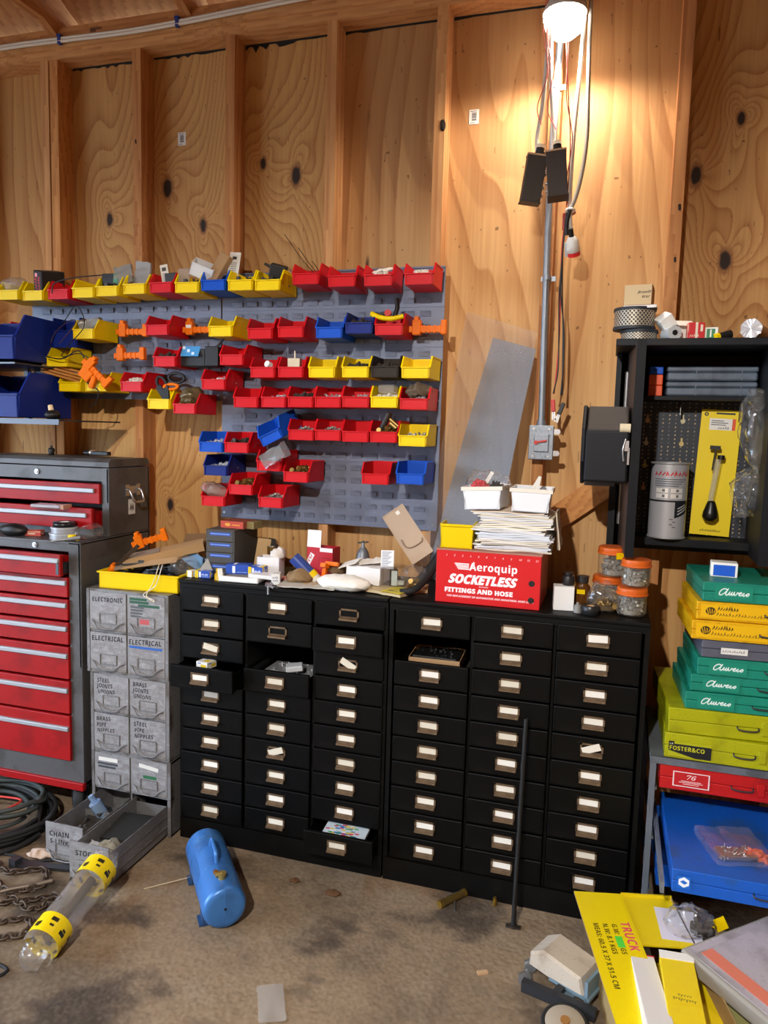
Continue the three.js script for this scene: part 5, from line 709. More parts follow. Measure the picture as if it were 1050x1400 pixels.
  // packets standing in the top row bins
  const packs = [
    ['grey_pouch', 'grey plastic pouch in the sixth yellow top bin, crumpled', 'pouch', noisy(new THREE.BoxGeometry(.07, .075, .012, 8, 8, 2), .010, 24, 3), std(0x8a857e, .5), [-1.845, 2.075, .22], [-.2, .2, .3]],
    ['grey_pouch', 'grey plastic pouch leaning beside the crumpled one, in the top row', 'pouch', noisy(new THREE.BoxGeometry(.07, .09, .012, 8, 8, 2), .008, 24, 6), std(0x908a84, .5), [-1.765, 2.078, .21], [-.15, -.1, -.15]],
    ['black_block', 'black plastic block with a green card in the top row', 'block', rb(.05, .045, .03, .003, 0, 0, 0), black, [-1.912, 2.06, .215], [0, .05, 0]],
    ['green_card', 'small green printed card beside the black block', 'card', bx(.02, .04, .004, 0, 0, 0), std(0x4f8a6a, .6), [-1.872, 2.06, .232], [-.1, 0, 0]],
    ['hang_tag', 'white hang tag sticking up from the red top bin', 'tag', bx(.03, .075, .002, 0, 0, 0), printed(canvasTex(48, 96, g => { g.fillStyle = '#ddd6c8'; g.fillRect(0, 0, 48, 96); g.fillStyle = '#4a443c'; g.fillRect(10, 14, 26, 18); for (let i = 0; i < 6; i++) g.fillRect(8, 44 + i * 8, 30, 2); })), [-1.668, 2.075, .21], [-.15, .2, .25]],
    ['parts_packet', 'clear packet of dark parts in the red top bin', 'packet', rb(.05, .04, .02, .004, 0, 0, 0), std(0x33373d, .3), [-1.638, 2.058, .21], [0, .1, .1]],
    ['white_case', 'open white plastic case tilted in the yellow top bin', 'case', openBox(.085, .05, .06, .003), std(0xe9e9ea, .5), [-1.515, 2.065, .20], [.5, .2, -.5]],
    ['glass_vial', 'clear flat vial in the yellow top bin beside the white case', 'vial', rb(.045, .06, .014, .004, 0, 0, 0), clearDusty, [-1.575, 2.06, .225], [-.1, .1, .05]],
    ['cardboard_tube', 'slanted cardboard tube in the bright blue top bin', 'tube', rb(.045, .13, .03, .004, 0, 0, 0), std(0xa88258, .8), [-1.445, 2.085, .20], [-.1, 0, -.55]],
    ['hang_tag', 'tall white hang tag behind the bright blue top bin', 'tag', bx(.045, .085, .002, 0, 0, 0), printed(canvasTex(48, 96, g => { g.fillStyle = '#e6e2d8'; g.fillRect(0, 0, 48, 96); g.fillStyle = '#3a3834'; g.fillRect(14, 18, 18, 12); for (let i = 0; i < 5; i++) g.fillRect(10, 44 + i * 8, 26, 2); })), [-1.39, 2.11, .18], [-.1, 0, -.1]],
    ['black_adapter', 'black power adapter sticking out of the yellow top bin', 'adapter', M([rb(.06, .05, .04, .004, 0, 0, 0), cy(.005, .005, .03, -.04, .012, 0, 0, 0, 1.3)]), black, [-1.2, 2.07, .20], [.3, .2, -.3]],
    ['red_letter_box', 'black box with red lettering standing in the yellow top bin', 'box', rb(.06, .085, .10, .004, 0, 0, 0), black, [-2.21, 2.065, .20], [.15, -.35, -.15]],  // black box with plain red print
    ['plastic_wrap', 'clear crumpled wrap in the yellow bin over the large blue bins', 'plastic', noisy(new THREE.SphereGeometry(1, 20, 14).scale(.06, .03, .05), .016, 22, 51), phys(0xf2f4f6, .12, { transmission: .85, thickness: 0 }), [-2.365, 2.055, .21], [0, 0, 0]],
    ['folded_paper', 'folded white paper in the red top bin', 'paper', noisy(new THREE.BoxGeometry(.07, .003, .06, 6, 1, 6), .008, 20, 52), paperW, [-.80, 2.062, .20], [.3, .3, .1]],
    ['metal_packet', 'grey foil packets crumpled in the yellow bin of the second row', 'packet', noisy(new THREE.BoxGeometry(.08, .06, .05, 8, 6, 4), .016, 26, 53), std(0x8c8880, .4, .3), [-2.01, 1.885, .2], [.1, .3, .1]],
    ['cotton_wad', 'fuzzy brown wad heaped in the red bin of the fourth row', 'wad', noisy(new THREE.SphereGeometry(1, 22, 16).scale(.045, .026, .04), .016, 40, 54), std(0x6a5a48, .9), [-.655, 1.643, .2], [0, 0, 0]],
    ['white_cork', 'white washer stack in the red bin of the third row', 'washers', M([cy(.012, .012, .02, 0, 0, 0, 1.3, 0, .3), cy(.004, .004, .022, 0, 0, 0, 1.3, 0, .3)]), white, [-1.228, 1.735, .215], [0, 0, 0]],
    ['dial_gauge', 'small cream dial with a pin in the red bin of third row', 'gauge', M([bx(.045, .03, .03, 0, 0, 0), bx(.005, .03, .005, 0, .028, 0)]), std(0xdccdb0, .6), [-1.125, 1.742, .21], [0, .1, 0]],
    ['clear_cup', 'clear ribbed cup in the yellow bin of the fourth row', 'cup', M([rb(.06, .03, .05, .006, 0, 0, 0)]), clearDusty, [-.77, 1.65, .2], [0, 0, 0]],
    ['shell_tube', 'dark brown tube sticking out of the red bin, fifth row', 'tube', M([cy(.011, .012, .085, 0, 0, 0, .2, 0, -.5), cy(.013, .013, .014, -.018, -.034, .004, .2, 0, -.5)]), std(0x2e241c, .5), [-.775, 1.53, .215], [0, 0, 0]],
    ['brass_valve', 'brass valve body lying in the red bin, fifth row', 'valve', M([cy(.012, .012, .03, 0, 0, 0, 0, 0, .9, 6), cy(.008, .008, .05, .006, .008, 0, 0, 0, .9)]), HEAPS.fittings[2], [-.742, 1.522, .215], [0, 0, 0]],
    ['parts_bag', 'brown bag of brass pieces bulging from the red fourth row bin', 'bag', noisy(new THREE.SphereGeometry(1, 26, 18).scale(.048, .036, .05), .016, 34, 55), std(0x6b5d42, .3, .3), [-1.552, 1.612, .205], [0, 0, .4]],
    ['parts_bag', 'clear bag of fasteners slipping out under the tipped blue bin', 'bag', noisy(new THREE.BoxGeometry(.1, .05, .05, 10, 6, 4), .008, 28, 56), phys(0xdfe3e6, .12, { transmission: .8, thickness: 0 }), [-1.172, 1.405, .275], [.2, 0, .5]],
    ['parts_bag', 'clear bag of pink pieces on the lowest red bin', 'bag', noisy(new THREE.SphereGeometry(1, 24, 16).scale(.06, .024, .04), .014, 30, 57), phys(0xf0e2da, .12, { transmission: .8, thickness: 0 }), [-1.445, 1.263, .225], [0, 0, -.25]],
  ];
  for (const a of packs) solo(a[0], a[1], a[2], a[3], a[4], a[5], a[6]);
  const sign = scene.getObjectByName('red_letter_box'); part(sign, 'lettering', new THREE.PlaneGeometry(.052, .076).translate(0, 0, .0506), printed(canvasTex(96, 128, g => { g.fillStyle = '#150a0a'; g.fillRect(0, 0, 96, 128); g.fillStyle = '#e8283a'; g.font = 'bold 34px sans-serif'; g.save(); g.translate(30, 122); g.rotate(-Math.PI / 2); scrib(g, 8, 8, 92, 28, 5); scrib(g, 8, 50, 88, 28, 5); g.restore(); g.fillStyle = '#f4a0a0'; g.fillRect(18, 10, 30, 22); }), .5));
  // scissors and pliers
  const ring = (x, y, rx, ry, rot) => { const p = []; for (let i = 0; i < 16; i++) { const a = i / 16 * Math.PI * 2, X = Math.cos(a) * rx, Yy = Math.sin(a) * ry; p.push([x + X * Math.cos(rot) - Yy * Math.sin(rot), y + X * Math.sin(rot) + Yy * Math.cos(rot), 0]); } return tube(p, .006, 40, 6, true); };
  const sc = thing('scissors', 'black and orange scissors stuck in the yellow bin, handles up', 'scissors', [-1.64, 1.63, .235], [-.2, 0, 0]); part(sc, 'handle', ring(.03, .055, .034, .018, -.1), black); part(sc, 'handle', ring(-.03, .03, .034, .018, -.9), black); part(sc, 'insert', ring(.01, .02, .03, .01, .05), orangeP); part(sc, 'blade', M([bx(.022, .08, .01, -.02, -.01, 0, 0, 0, .7), bx(.02, .07, .01, 0, -.02, .004, 0, 0, .2)]), black);
  const pr = thing('pliers', 'yellow and black handled pliers in the red second row bin', 'pliers', [-.765, 1.898, .225], [-.2, .1, 0]); part(pr, 'handle', tube([[-.065, .012, 0], [-.03, -.004, .004], [.01, -.008, .004], [.05, .002, 0]], .009, 20, 8), yellowP); part(pr, 'handle', tube([[.02, .065, -.004], [.026, .03, 0], [.018, .0, .002]], .0085, 16, 8), black); part(pr, 'pivot', cy(.012, .012, .016, -.005, .012, 0, Math.PI / 2, 0, 0), wireRed); part(pr, 'jaw', bx(.045, .012, .01, -.03, .01, -.004, 0, 0, .3), black);
  for (const [i, l] of [[0, 'longest thin welding rod poking out of the red top bin'], [1, 'bent thin wire poking out of the red top bin'], [2, 'short thin wire poking out of the red top bin']]) solo('thin_rod', l, 'rod', tube([[-1.04 + i * .01, 2.045, .22], [-1.10 + i * .02, 2.10 - i * .005, .19], [-1.20 + i * .055, 2.215 - i * .05, .15]], .0014, 12, 5), std(0x4a3c30, .4, .6));
}

// ------------------------------------------------------------------ rack of parts cases
const rackM = std(0xffffff, .5, .3, { map: scuff(71, [112, 118, 126], [146, 150, 156], [80, 82, 86], .7) });
{
  const t = thing('steel_rack', 'grey steel slide rack carrying the stack of parts cases', 'rack', [.162, 0, .09]);
  for (const [x, z] of [[.008, .42], [.008, .04], [.52, .42], [.52, .04]]) part(t, 'post', M([bx(.016, .575, .003, 0, .2875, .008), bx(.003, .575, .016, -.007, .2875, 0)]), rackM, [x, 0, z]);
  part(t, 'top_shelf', uvm(M([bx(.53, .004, .43, .265, .576, .215), bx(.53, .02, .004, .265, .568, .43), bx(.004, .02, .43, .001, .568, .215)])), rackM);
  for (const y of [.478, .325, .16]) { part(t, 'runner', bx(.012, .008, .42, .016, y, .215), rackM); part(t, 'runner', bx(.012, .008, .42, .512, y, .215), rackM); }
  part(t, 'slide_rail', uvm(M([bx(.01, .03, .43, .03, .345, .48, .05, 0, 0)])), galv);
}
function partsCase(pos, turn, W, H, Dp, m, label, decorate) {
  const t = thing('parts_case', label, 'case', pos, turn, 'steel parts cases on the rack');
  part(t, 'tray', uvm(rb(W, H * .5 - .001, Dp, .003, W / 2, H * .25, -Dp / 2)), m); part(t, 'lid', uvm(rb(W + .002, H * .5 - .001, Dp + .002, .003, W / 2, H * .75, -Dp / 2)), m);
  part(t, 'hasp', M([rb(.02, H * .5, .006, .002, W * .56, H * .5, .003)]), m); part(t, 'handle', tube([[W * .40, H * .52, .001], [W * .40, H * .46, .008], [W * .42, H * .42, .01], [W * .5, H * .42, .01], [W * .52, H * .46, .008], [W * .52, H * .52, .001]], .0024, 20, 5), darkSteel);
  if (decorate) decorate(t, W, H); return t;
}
{
  const teal = std(0xffffff, .42, .1, { map: scuff(73, [22, 140, 116], [70, 176, 150], [18, 104, 88], .6) }), yel = std(0xffffff, .42, .1, { map: scuff(76, [240, 184, 8], [250, 206, 60], [186, 130, 10], .7) }), lime = std(0xffffff, .42, .1, { map: scuff(79, [176, 176, 8], [200, 200, 60], [128, 126, 10], .6) }), greyC = std(0xffffff, .42, .15, { map: scuff(82, [98, 100, 114], [132, 134, 146], [70, 72, 82], .6) }), blueC = std(0xffffff, .38, .1, { map: scuff(85, [16, 92, 196], [60, 130, 214], [96, 66, 52], .35) }), redC = std(0xffffff, .4, .1, { map: scuff(88, [196, 24, 24], [214, 70, 60], [130, 18, 18], .6) });
  const auv = canvasTex(256, 96, (g, w, h) => {
    g.clearRect(0, 0, w, h); g.fillStyle = '#17896f'; g.fillRect(0, 0, w, h); g.save(); g.transform(1, 0, -.3, 1, 26, 0);
    for (const [dx, dy, c] of [[3, 5, '#7fc4b4'], [0, 0, '#f2f6f2']]) { g.strokeStyle = c; g.lineWidth = 6; g.lineCap = 'round'; g.lineJoin = 'round'; const P = f => { g.save(); g.translate(dx, dy); g.beginPath(); f(); g.stroke(); g.restore(); };
      P(() => { g.moveTo(66, 30); g.bezierCurveTo(44, 6, 14, 34, 22, 58); g.bezierCurveTo(32, 74, 60, 52, 70, 20); g.bezierCurveTo(62, 46, 60, 66, 76, 62); g.bezierCurveTo(84, 56, 86, 44, 88, 40); g.bezierCurveTo(82, 64, 94, 68, 104, 42); g.bezierCurveTo(100, 60, 104, 66, 114, 58); g.bezierCurveTo(116, 50, 116, 44, 118, 40); g.bezierCurveTo(118, 58, 124, 64, 132, 58); g.bezierCurveTo(138, 50, 140, 44, 138, 42); g.bezierCurveTo(146, 46, 154, 50, 164, 46); g.bezierCurveTo(170, 36, 150, 38, 152, 54); g.bezierCurveTo(154, 66, 172, 60, 184, 46); g.bezierCurveTo(176, 40, 174, 62, 186, 62); g.bezierCurveTo(198, 58, 204, 44, 212, 44); g.bezierCurveTo(196, 46, 202, 68, 212, 60); g.bezierCurveTo(222, 52, 216, 42, 210, 46); }); }
    g.restore();
  });
  const autop = (t, W, H) => part(t, 'script_logo', new THREE.PlaneGeometry(.10, H * .74).translate(.08, H * .5, .0036), printed(auv, .42));
  const fast = canvasTex(512, 128, (g, w, h) => { g.fillStyle = '#eeb80c'; g.fillRect(0, 0, w, h); g.fillStyle = '#3a2a10'; g.beginPath(); g.arc(70, 62, 36, 0, 7); g.fill(); g.strokeStyle = '#eeb80c'; g.lineWidth = 6; for (let i = 0; i < 4; i++) { g.beginPath(); g.moveTo(40 + i * 20, 30 + i * 6); g.lineTo(56 + i * 12, 92 - i * 4); g.stroke(); } g.fillStyle = '#2a1e0c'; g.font = 'italic bold 40px sans-serif'; scrib(g, 118, 52, 150, 34, 8); g.font = 'italic bold 34px sans-serif'; g.fillStyle = '#7a5a10'; scrib(g, 112, 102, 370, 30, 17); });
  const fastd = (t, W, H) => part(t, 'front_print', new THREE.PlaneGeometry(.19, H * .74).translate(.105, H * .5, .0036), printed(fast, .42));
  const foster = canvasTex(256, 112, (g, w, h) => { g.fillStyle = '#15161a'; g.fillRect(0, 0, w, h); g.fillStyle = '#b0b010'; g.fillRect(34, 0, 222, 18); g.beginPath(); g.moveTo(0, 70); g.lineTo(0, 112); g.lineTo(160, 112); g.fill(); g.font = 'bold 44px sans-serif'; g.save(); g.scale(.86, 1); g.fillStyle = '#c4c41c'; g.fillText('FOSTER&CO', 4, 66); g.restore(); g.fillStyle = '#e8e8d8'; g.font = 'bold 14px sans-serif'; g.fillText('L.B.', 6, 24); });
  const a = -.02, X = x => x;
  partsCase([.197, .580, .52], -.0, .46, .076, .40, lime, 'lower lime green parts case with black sticker', (t, W, H) => part(t, 'sticker', new THREE.PlaneGeometry(.115, H * .58).translate(.068, H * .4, .0036), printed(foster, .5)));
  partsCase([.203, .6565, .52], .06, .46, .075, .40, lime, 'upper lime green parts case under the teal ones');
  partsCase([.245, .732, .515], .05, .44, .052, .29, teal, 'teal parts case with white script, lowest of four', autop);
  partsCase([.256, .7845, .51], .05, .44, .05, .29, teal, 'teal parts case with white script, second lowest of four', autop);
  partsCase([.270, .835, .515], .05, .44, .052, .29, teal, 'teal parts case with white script, under the grey case', autop);
  partsCase([.278, .8875, .515], .07, .44, .052, .29, greyC, 'grey parts case with a small white label', (t, W, H) => part(t, 'label', bx(.07, .018, .001, .085, H * .45, .004), printed(canvasTex(96, 24, g => { g.fillStyle = '#e6e4de'; g.fillRect(0, 0, 96, 24); g.fillStyle = '#5a5a5e'; g.font = 'bold 14px sans-serif'; scrib(g, 6, 17, 82, 10, 10); }))));
  partsCase([.247, .940, .525], .05, .44, .056, .30, yel, 'lower yellow parts case with black emblem', fastd);
  partsCase([.257, .9965, .52], .05, .44, .053, .30, yel, 'upper yellow parts case with worn emblem', fastd);
  partsCase([.270, 1.050, .515], .06, .44, .056, .30, teal, 'teal parts case with white script, topmost of the whole stack', autop);
  const sb = thing('small_carton', 'white carton with blue face on the topmost teal case', 'box', [.335, 1.1065, .40], -.06); part(sb, 'carton', rb(.072, .042, .05, .002, 0, .021, 0), white); part(sb, 'blue_face', new THREE.PlaneGeometry(.058, .032).translate(0, .019, .0256), std(0x1258c8, .4));
  partsCase([.190, .4825, .515], 0, .48, .074, .38, redC, 'red parts case with white framed badge under the rack top', (t, W, H) => part(t, 'badge', new THREE.PlaneGeometry(.10, H * .62).translate(.085, H * .5, .0036), printed(canvasTex(192, 112, (g, w, h) => { g.fillStyle = '#c01c1e'; g.fillRect(0, 0, w, h); g.strokeStyle = '#f0dcd8'; g.lineWidth = 7; g.strokeRect(4, 4, w - 8, h - 8); g.fillStyle = '#f0dcd8'; g.font = 'italic bold 46px serif'; g.fillText('76', 66, 54); g.fillRect(44, 66, 104, 4); g.fillRect(34, 76, 124, 4); g.fillRect(54, 88, 84, 4); }), .45)));
  const bc = partsCase([.213, .338, .80], .01, .48, .064, .44, blueC, 'blue parts case slid out of the rack', (t, W, H) => part(t, 'emblem', new THREE.PlaneGeometry(.032, .034).translate(.028, H * .5, .0036), printed(canvasTex(96, 104, (g, w, h) => { g.fillStyle = '#1468cc'; g.fillRect(0, 0, w, h); g.fillStyle = '#eef2f8'; g.beginPath(); for (let i = 0; i < 6; i++) { const a2 = Math.PI / 6 + i * Math.PI / 3; g.lineTo(48 + 44 * Math.cos(a2), 52 + 44 * Math.sin(a2)); } g.fill(); g.fillStyle = '#1468cc'; g.beginPath(); g.moveTo(20, 50); g.lineTo(44, 34); g.lineTo(76, 52); g.lineTo(52, 70); g.fill(); }), .4)));
  partsCase([.2, .17, .50], 0, .47, .07, .38, blueC, 'blue parts case at the bottom of the rack');
  const pb = thing('plastic_bag', 'clear bag of screws and connectors lying on the blue case', 'plastic bag', [.375, .4035, .66], .25); part(pb, 'film', noisy(new THREE.BoxGeometry(.15, .022, .16, 14, 3, 14).translate(0, .013, 0), .007, 22, 61), film); part(pb, 'screws', heap('screws', .10, .05, .02, 30), steel, [-.005, .001, .03]); part(pb, 'connectors', heap('bits', .05, .05, .016, 8), std(0xd86a50, .5), [.045, .001, .03]);
}

// ------------------------------------------------------------------ cartons in the corner
{
  const ct = canvasTex(512, 1024, (g, w, h) => {
    g.fillStyle = '#efd40a'; g.fillRect(0, 0, w, h); g.fillStyle = '#d9c018'; g.fillRect(244, 0, 3, h);
    g.save(); g.translate(46, 250); g.rotate(Math.PI / 2); g.fillStyle = '#26220a'; g.font = 'bold 36px sans-serif'; g.fillText('MEAS: 60.5 X 37 X 51.5 CM', 0, 0); g.fillText('N.W: 8.1 KGS', 0, -48); g.fillText('G.W: 9.3 KGS', 0, -94);
    g.fillStyle = '#58d848'; g.fillRect(90, -124, 80, 36); g.fillStyle = '#e2456a'; g.font = 'bold 66px sans-serif'; g.fillText('TRUCK', -20, -142); g.restore(); g.fillStyle = '#e2456a'; g.fillRect(236, 560, 20, 46);
  });
  const ym = std(0xe8cc10, .45);
  const t = thing('yellow_carton', 'large yellow carton with shipping print on the floor', 'carton', [-.03, 0, .745], .235);
  part(t, 'sides', M([bx(.20, .25, .004, .165, .125, 0), bx(.20, .25, .004, .165, .125, .54), bx(.004, .25, .54, .065, .125, .27), bx(.004, .25, .54, .263, .125, .27), bx(.20, .004, .54, .165, .002, .27), bx(.066, .004, .54, .033, .2495, .27)]), std(0xa58a5a, .85));
  const top = new THREE.PlaneGeometry(.128, .54).rotateX(-Math.PI / 2).translate(.064, 0, .27); { const u = top.attributes.uv; for (let i = 0; i < u.count; i++) u.setX(i, u.getX(i) * .5); }
  part(t, 'top_flap', top, std(0xffffff, .3, 0, { map: ct, side: THREE.DoubleSide }), [0, .2525, 0]); part(t, 'inner_flap', M([bx(.136, .004, .2, .196, .246, .1), bx(.134, .004, .34, .196, .20, .37)]), ym); part(t, 'rim', bx(.136, .01, .006, .196, .25, .0), ym);
  solo('label_sheet', 'white shipping leaflet on the yellow carton', 'leaflet', bx(.10, .001, .13, 0, 0, 0), std(0xdcd8e6, .6), [.235, .2495, .80], [0, .1, 0]);
  const w1 = thing('long_carton', 'long white carton with red trim standing in the yellow carton', 'carton', [.155, .205, 1.11], [-.16, .09, 0]); part(w1, 'carton', rb(.056, .07, .30, .002, 0, .035, 0), std(0xe9e6e4, .55)); part(w1, 'trim', M([bx(.058, .072, .004, 0, .035, -.15)]), std(0xc02a2a, .5)); part(w1, 'dark_plate', bx(.05, .002, .07, 0, .066, -.187), std(0x2c2622, .6)); part(w1, 'barcode', bx(.001, .02, .025, -.0288, .045, -.1), black);  // thin dark plate painted in for the shade inside the carton opening
  const y1 = thing('short_carton', 'yellow carton with white top band and pencil notes', 'carton', [.222, .20, 1.09], [-.05, .02, .04]); part(y1, 'carton', rb(.075, .085, .26, .002, 0, .0425, 0), std(0xeed016, .5)); part(y1, 'band', bx(.077, .001, .03, 0, .0858, -.115), white); part(y1, 'note', new THREE.PlaneGeometry(.06, .05).rotateX(-Math.PI / 2).translate(0, .0862, .03), printed(canvasTex(128, 104, g => { g.fillStyle = '#eed016'; g.fillRect(0, 0, 128, 104); g.save(); g.translate(64, 52); g.rotate(Math.PI + .1); g.fillStyle = '#7a6a20'; g.font = 'italic 24px serif'; scrib(g, -54, -12, 104, 20, 9); scrib(g, -36, 16, 66, 18, 5); g.restore(); }))); part(y1, 'dark_plate', bx(.07, .07, .004, 0, .042, -.131), black);
  // dark crate with olive packs carrying the slab
  solo('dark_crate', 'dark blue cardboard crate beneath the grey slab', 'crate', rb(.36, .2, .42, .004, 0, .1, 0), std(0x23272f, .7), [.605, 0, .93], [0, .1, 0]);
  ['lower', 'upper'].forEach((w, i) => solo('olive_pack', `${w} olive paper pack wedged beside the grey slab`, 'pack', rb(.09, .06, .12, .003, 0, .03, 0), std([0x8d8a52, 0xa09c60][i], .7), [.362, .1 + i * .061, 1.09 - i * .03], [0, .15, 0]));
  solo('pack_stand', 'blue plastic block under the olive packs', 'block', rb(.1, .1, .14, .004, 0, .05, 0), std(0x22408e, .5), [.364, 0, 1.08], [0, .15, 0]);
  const sl = thing('stone_slab', 'thick pale slab with an orange stripe lying over the crate', 'slab', [.246, .262, .965], [.0, .72, .03]);
  part(sl, 'slab', rb(.42, .042, .42, .008, .21, .0, .0 + .21 - .03), std(0x9a958c, .85)); part(sl, 'top_skin', uvm(bx(.40, .002, .40, .212, .0215, .18)), std(0xffffff, .6, 0, { map: scuff(91, [178, 170, 178], [204, 198, 204], [130, 124, 122], .7) })); part(sl, 'stripe', bx(.035, .001, .37, .05, .0232, .19), std(0xd97a62, .6));
  const cb = thing('plastic_bag', 'crumpled clear bag with dark parts beside the pale slab', 'plastic bag', [.262, .285, .83], .3); part(cb, 'film', noisy(new THREE.SphereGeometry(1, 28, 20).scale(.06, .035, .05), .02, 24, 65), film); part(cb, 'parts', heap('bits', .05, .04, .03, 14), std(0x3a3430, .5), [.03, -.03, 0]);
  solo('yellow_tag', 'yellow plastic tag behind the crumpled clear bag', 'tag', bx(.03, .03, .002, 0, 0, 0), yellowP, [.335, .275, .80], [-.3, .2, .5]);
  // ribbed pad on a bracket
  const pd = thing('pedal_pad', 'worn beige ribbed pad on a blue steel bracket', 'pedal', [-.04, 0, .775], [0, -.45, 0]);
  const padM = std(0xffffff, .85, 0, { map: scuff(95, [196, 182, 164], [214, 204, 190], [150, 132, 112], .7) });
  part(pd, 'pad', uvm(M([prism([[-.08, 0], [.06, 0], [.075, .012], [.06, .05], [-.05, .055], [-.082, .03]], .105, .006), ...[0, 1, 2, 3, 4].map(i => bx(.008, .006, .1, -.04 + i * .022, .055 - i * .001, 0))])), padM, [0, .03, 0], [0, 0, -.12]);
  part(pd, 'bracket', M([bx(.12, .008, .09, .04, .03, .01), bx(.008, .06, .09, .09, .05, .01), bx(.05, .012, .03, .03, .012, .05)]), std(0x7f98a8, .5, .3)); for (const [x, z] of [[-.09, .02], [-.075, .075]]) part(pd, 'bolt', M([cy(.012, .012, .03, x, .02, z, Math.PI / 2 - .3, .6, 0, 8), cy(.018, .018, .012, x, .02, z + .016, Math.PI / 2 - .3, .6, 0, 6)]), std(0xa9adb0, .3, .8)); part(pd, 'frame', M([bx(.2, .03, .02, .03, .018, .09, 0, .2, 0), bx(.02, .03, .12, .02, .018, .04)]), std(0x24262a, .6));
  const pu = thing('pulley', 'rusty round pulley on the floor below the ribbed pad', 'pulley', [-.03, .012, .945], [.15, 0, 0]); part(pu, 'disc', lathe([[0, -.01], [.05, -.01], [.054, .0], [.048, .012], [.02, .014], [0, .014]], 32), std(0xa99c8a, .7)); part(pu, 'rim', tf(new THREE.TorusGeometry(.055, .006, 8, 36), 0, .004, 0, Math.PI / 2), rubber); part(pu, 'core', cy(.012, .012, .006, 0, .016, 0), std(0x9a6a34, .6));
}

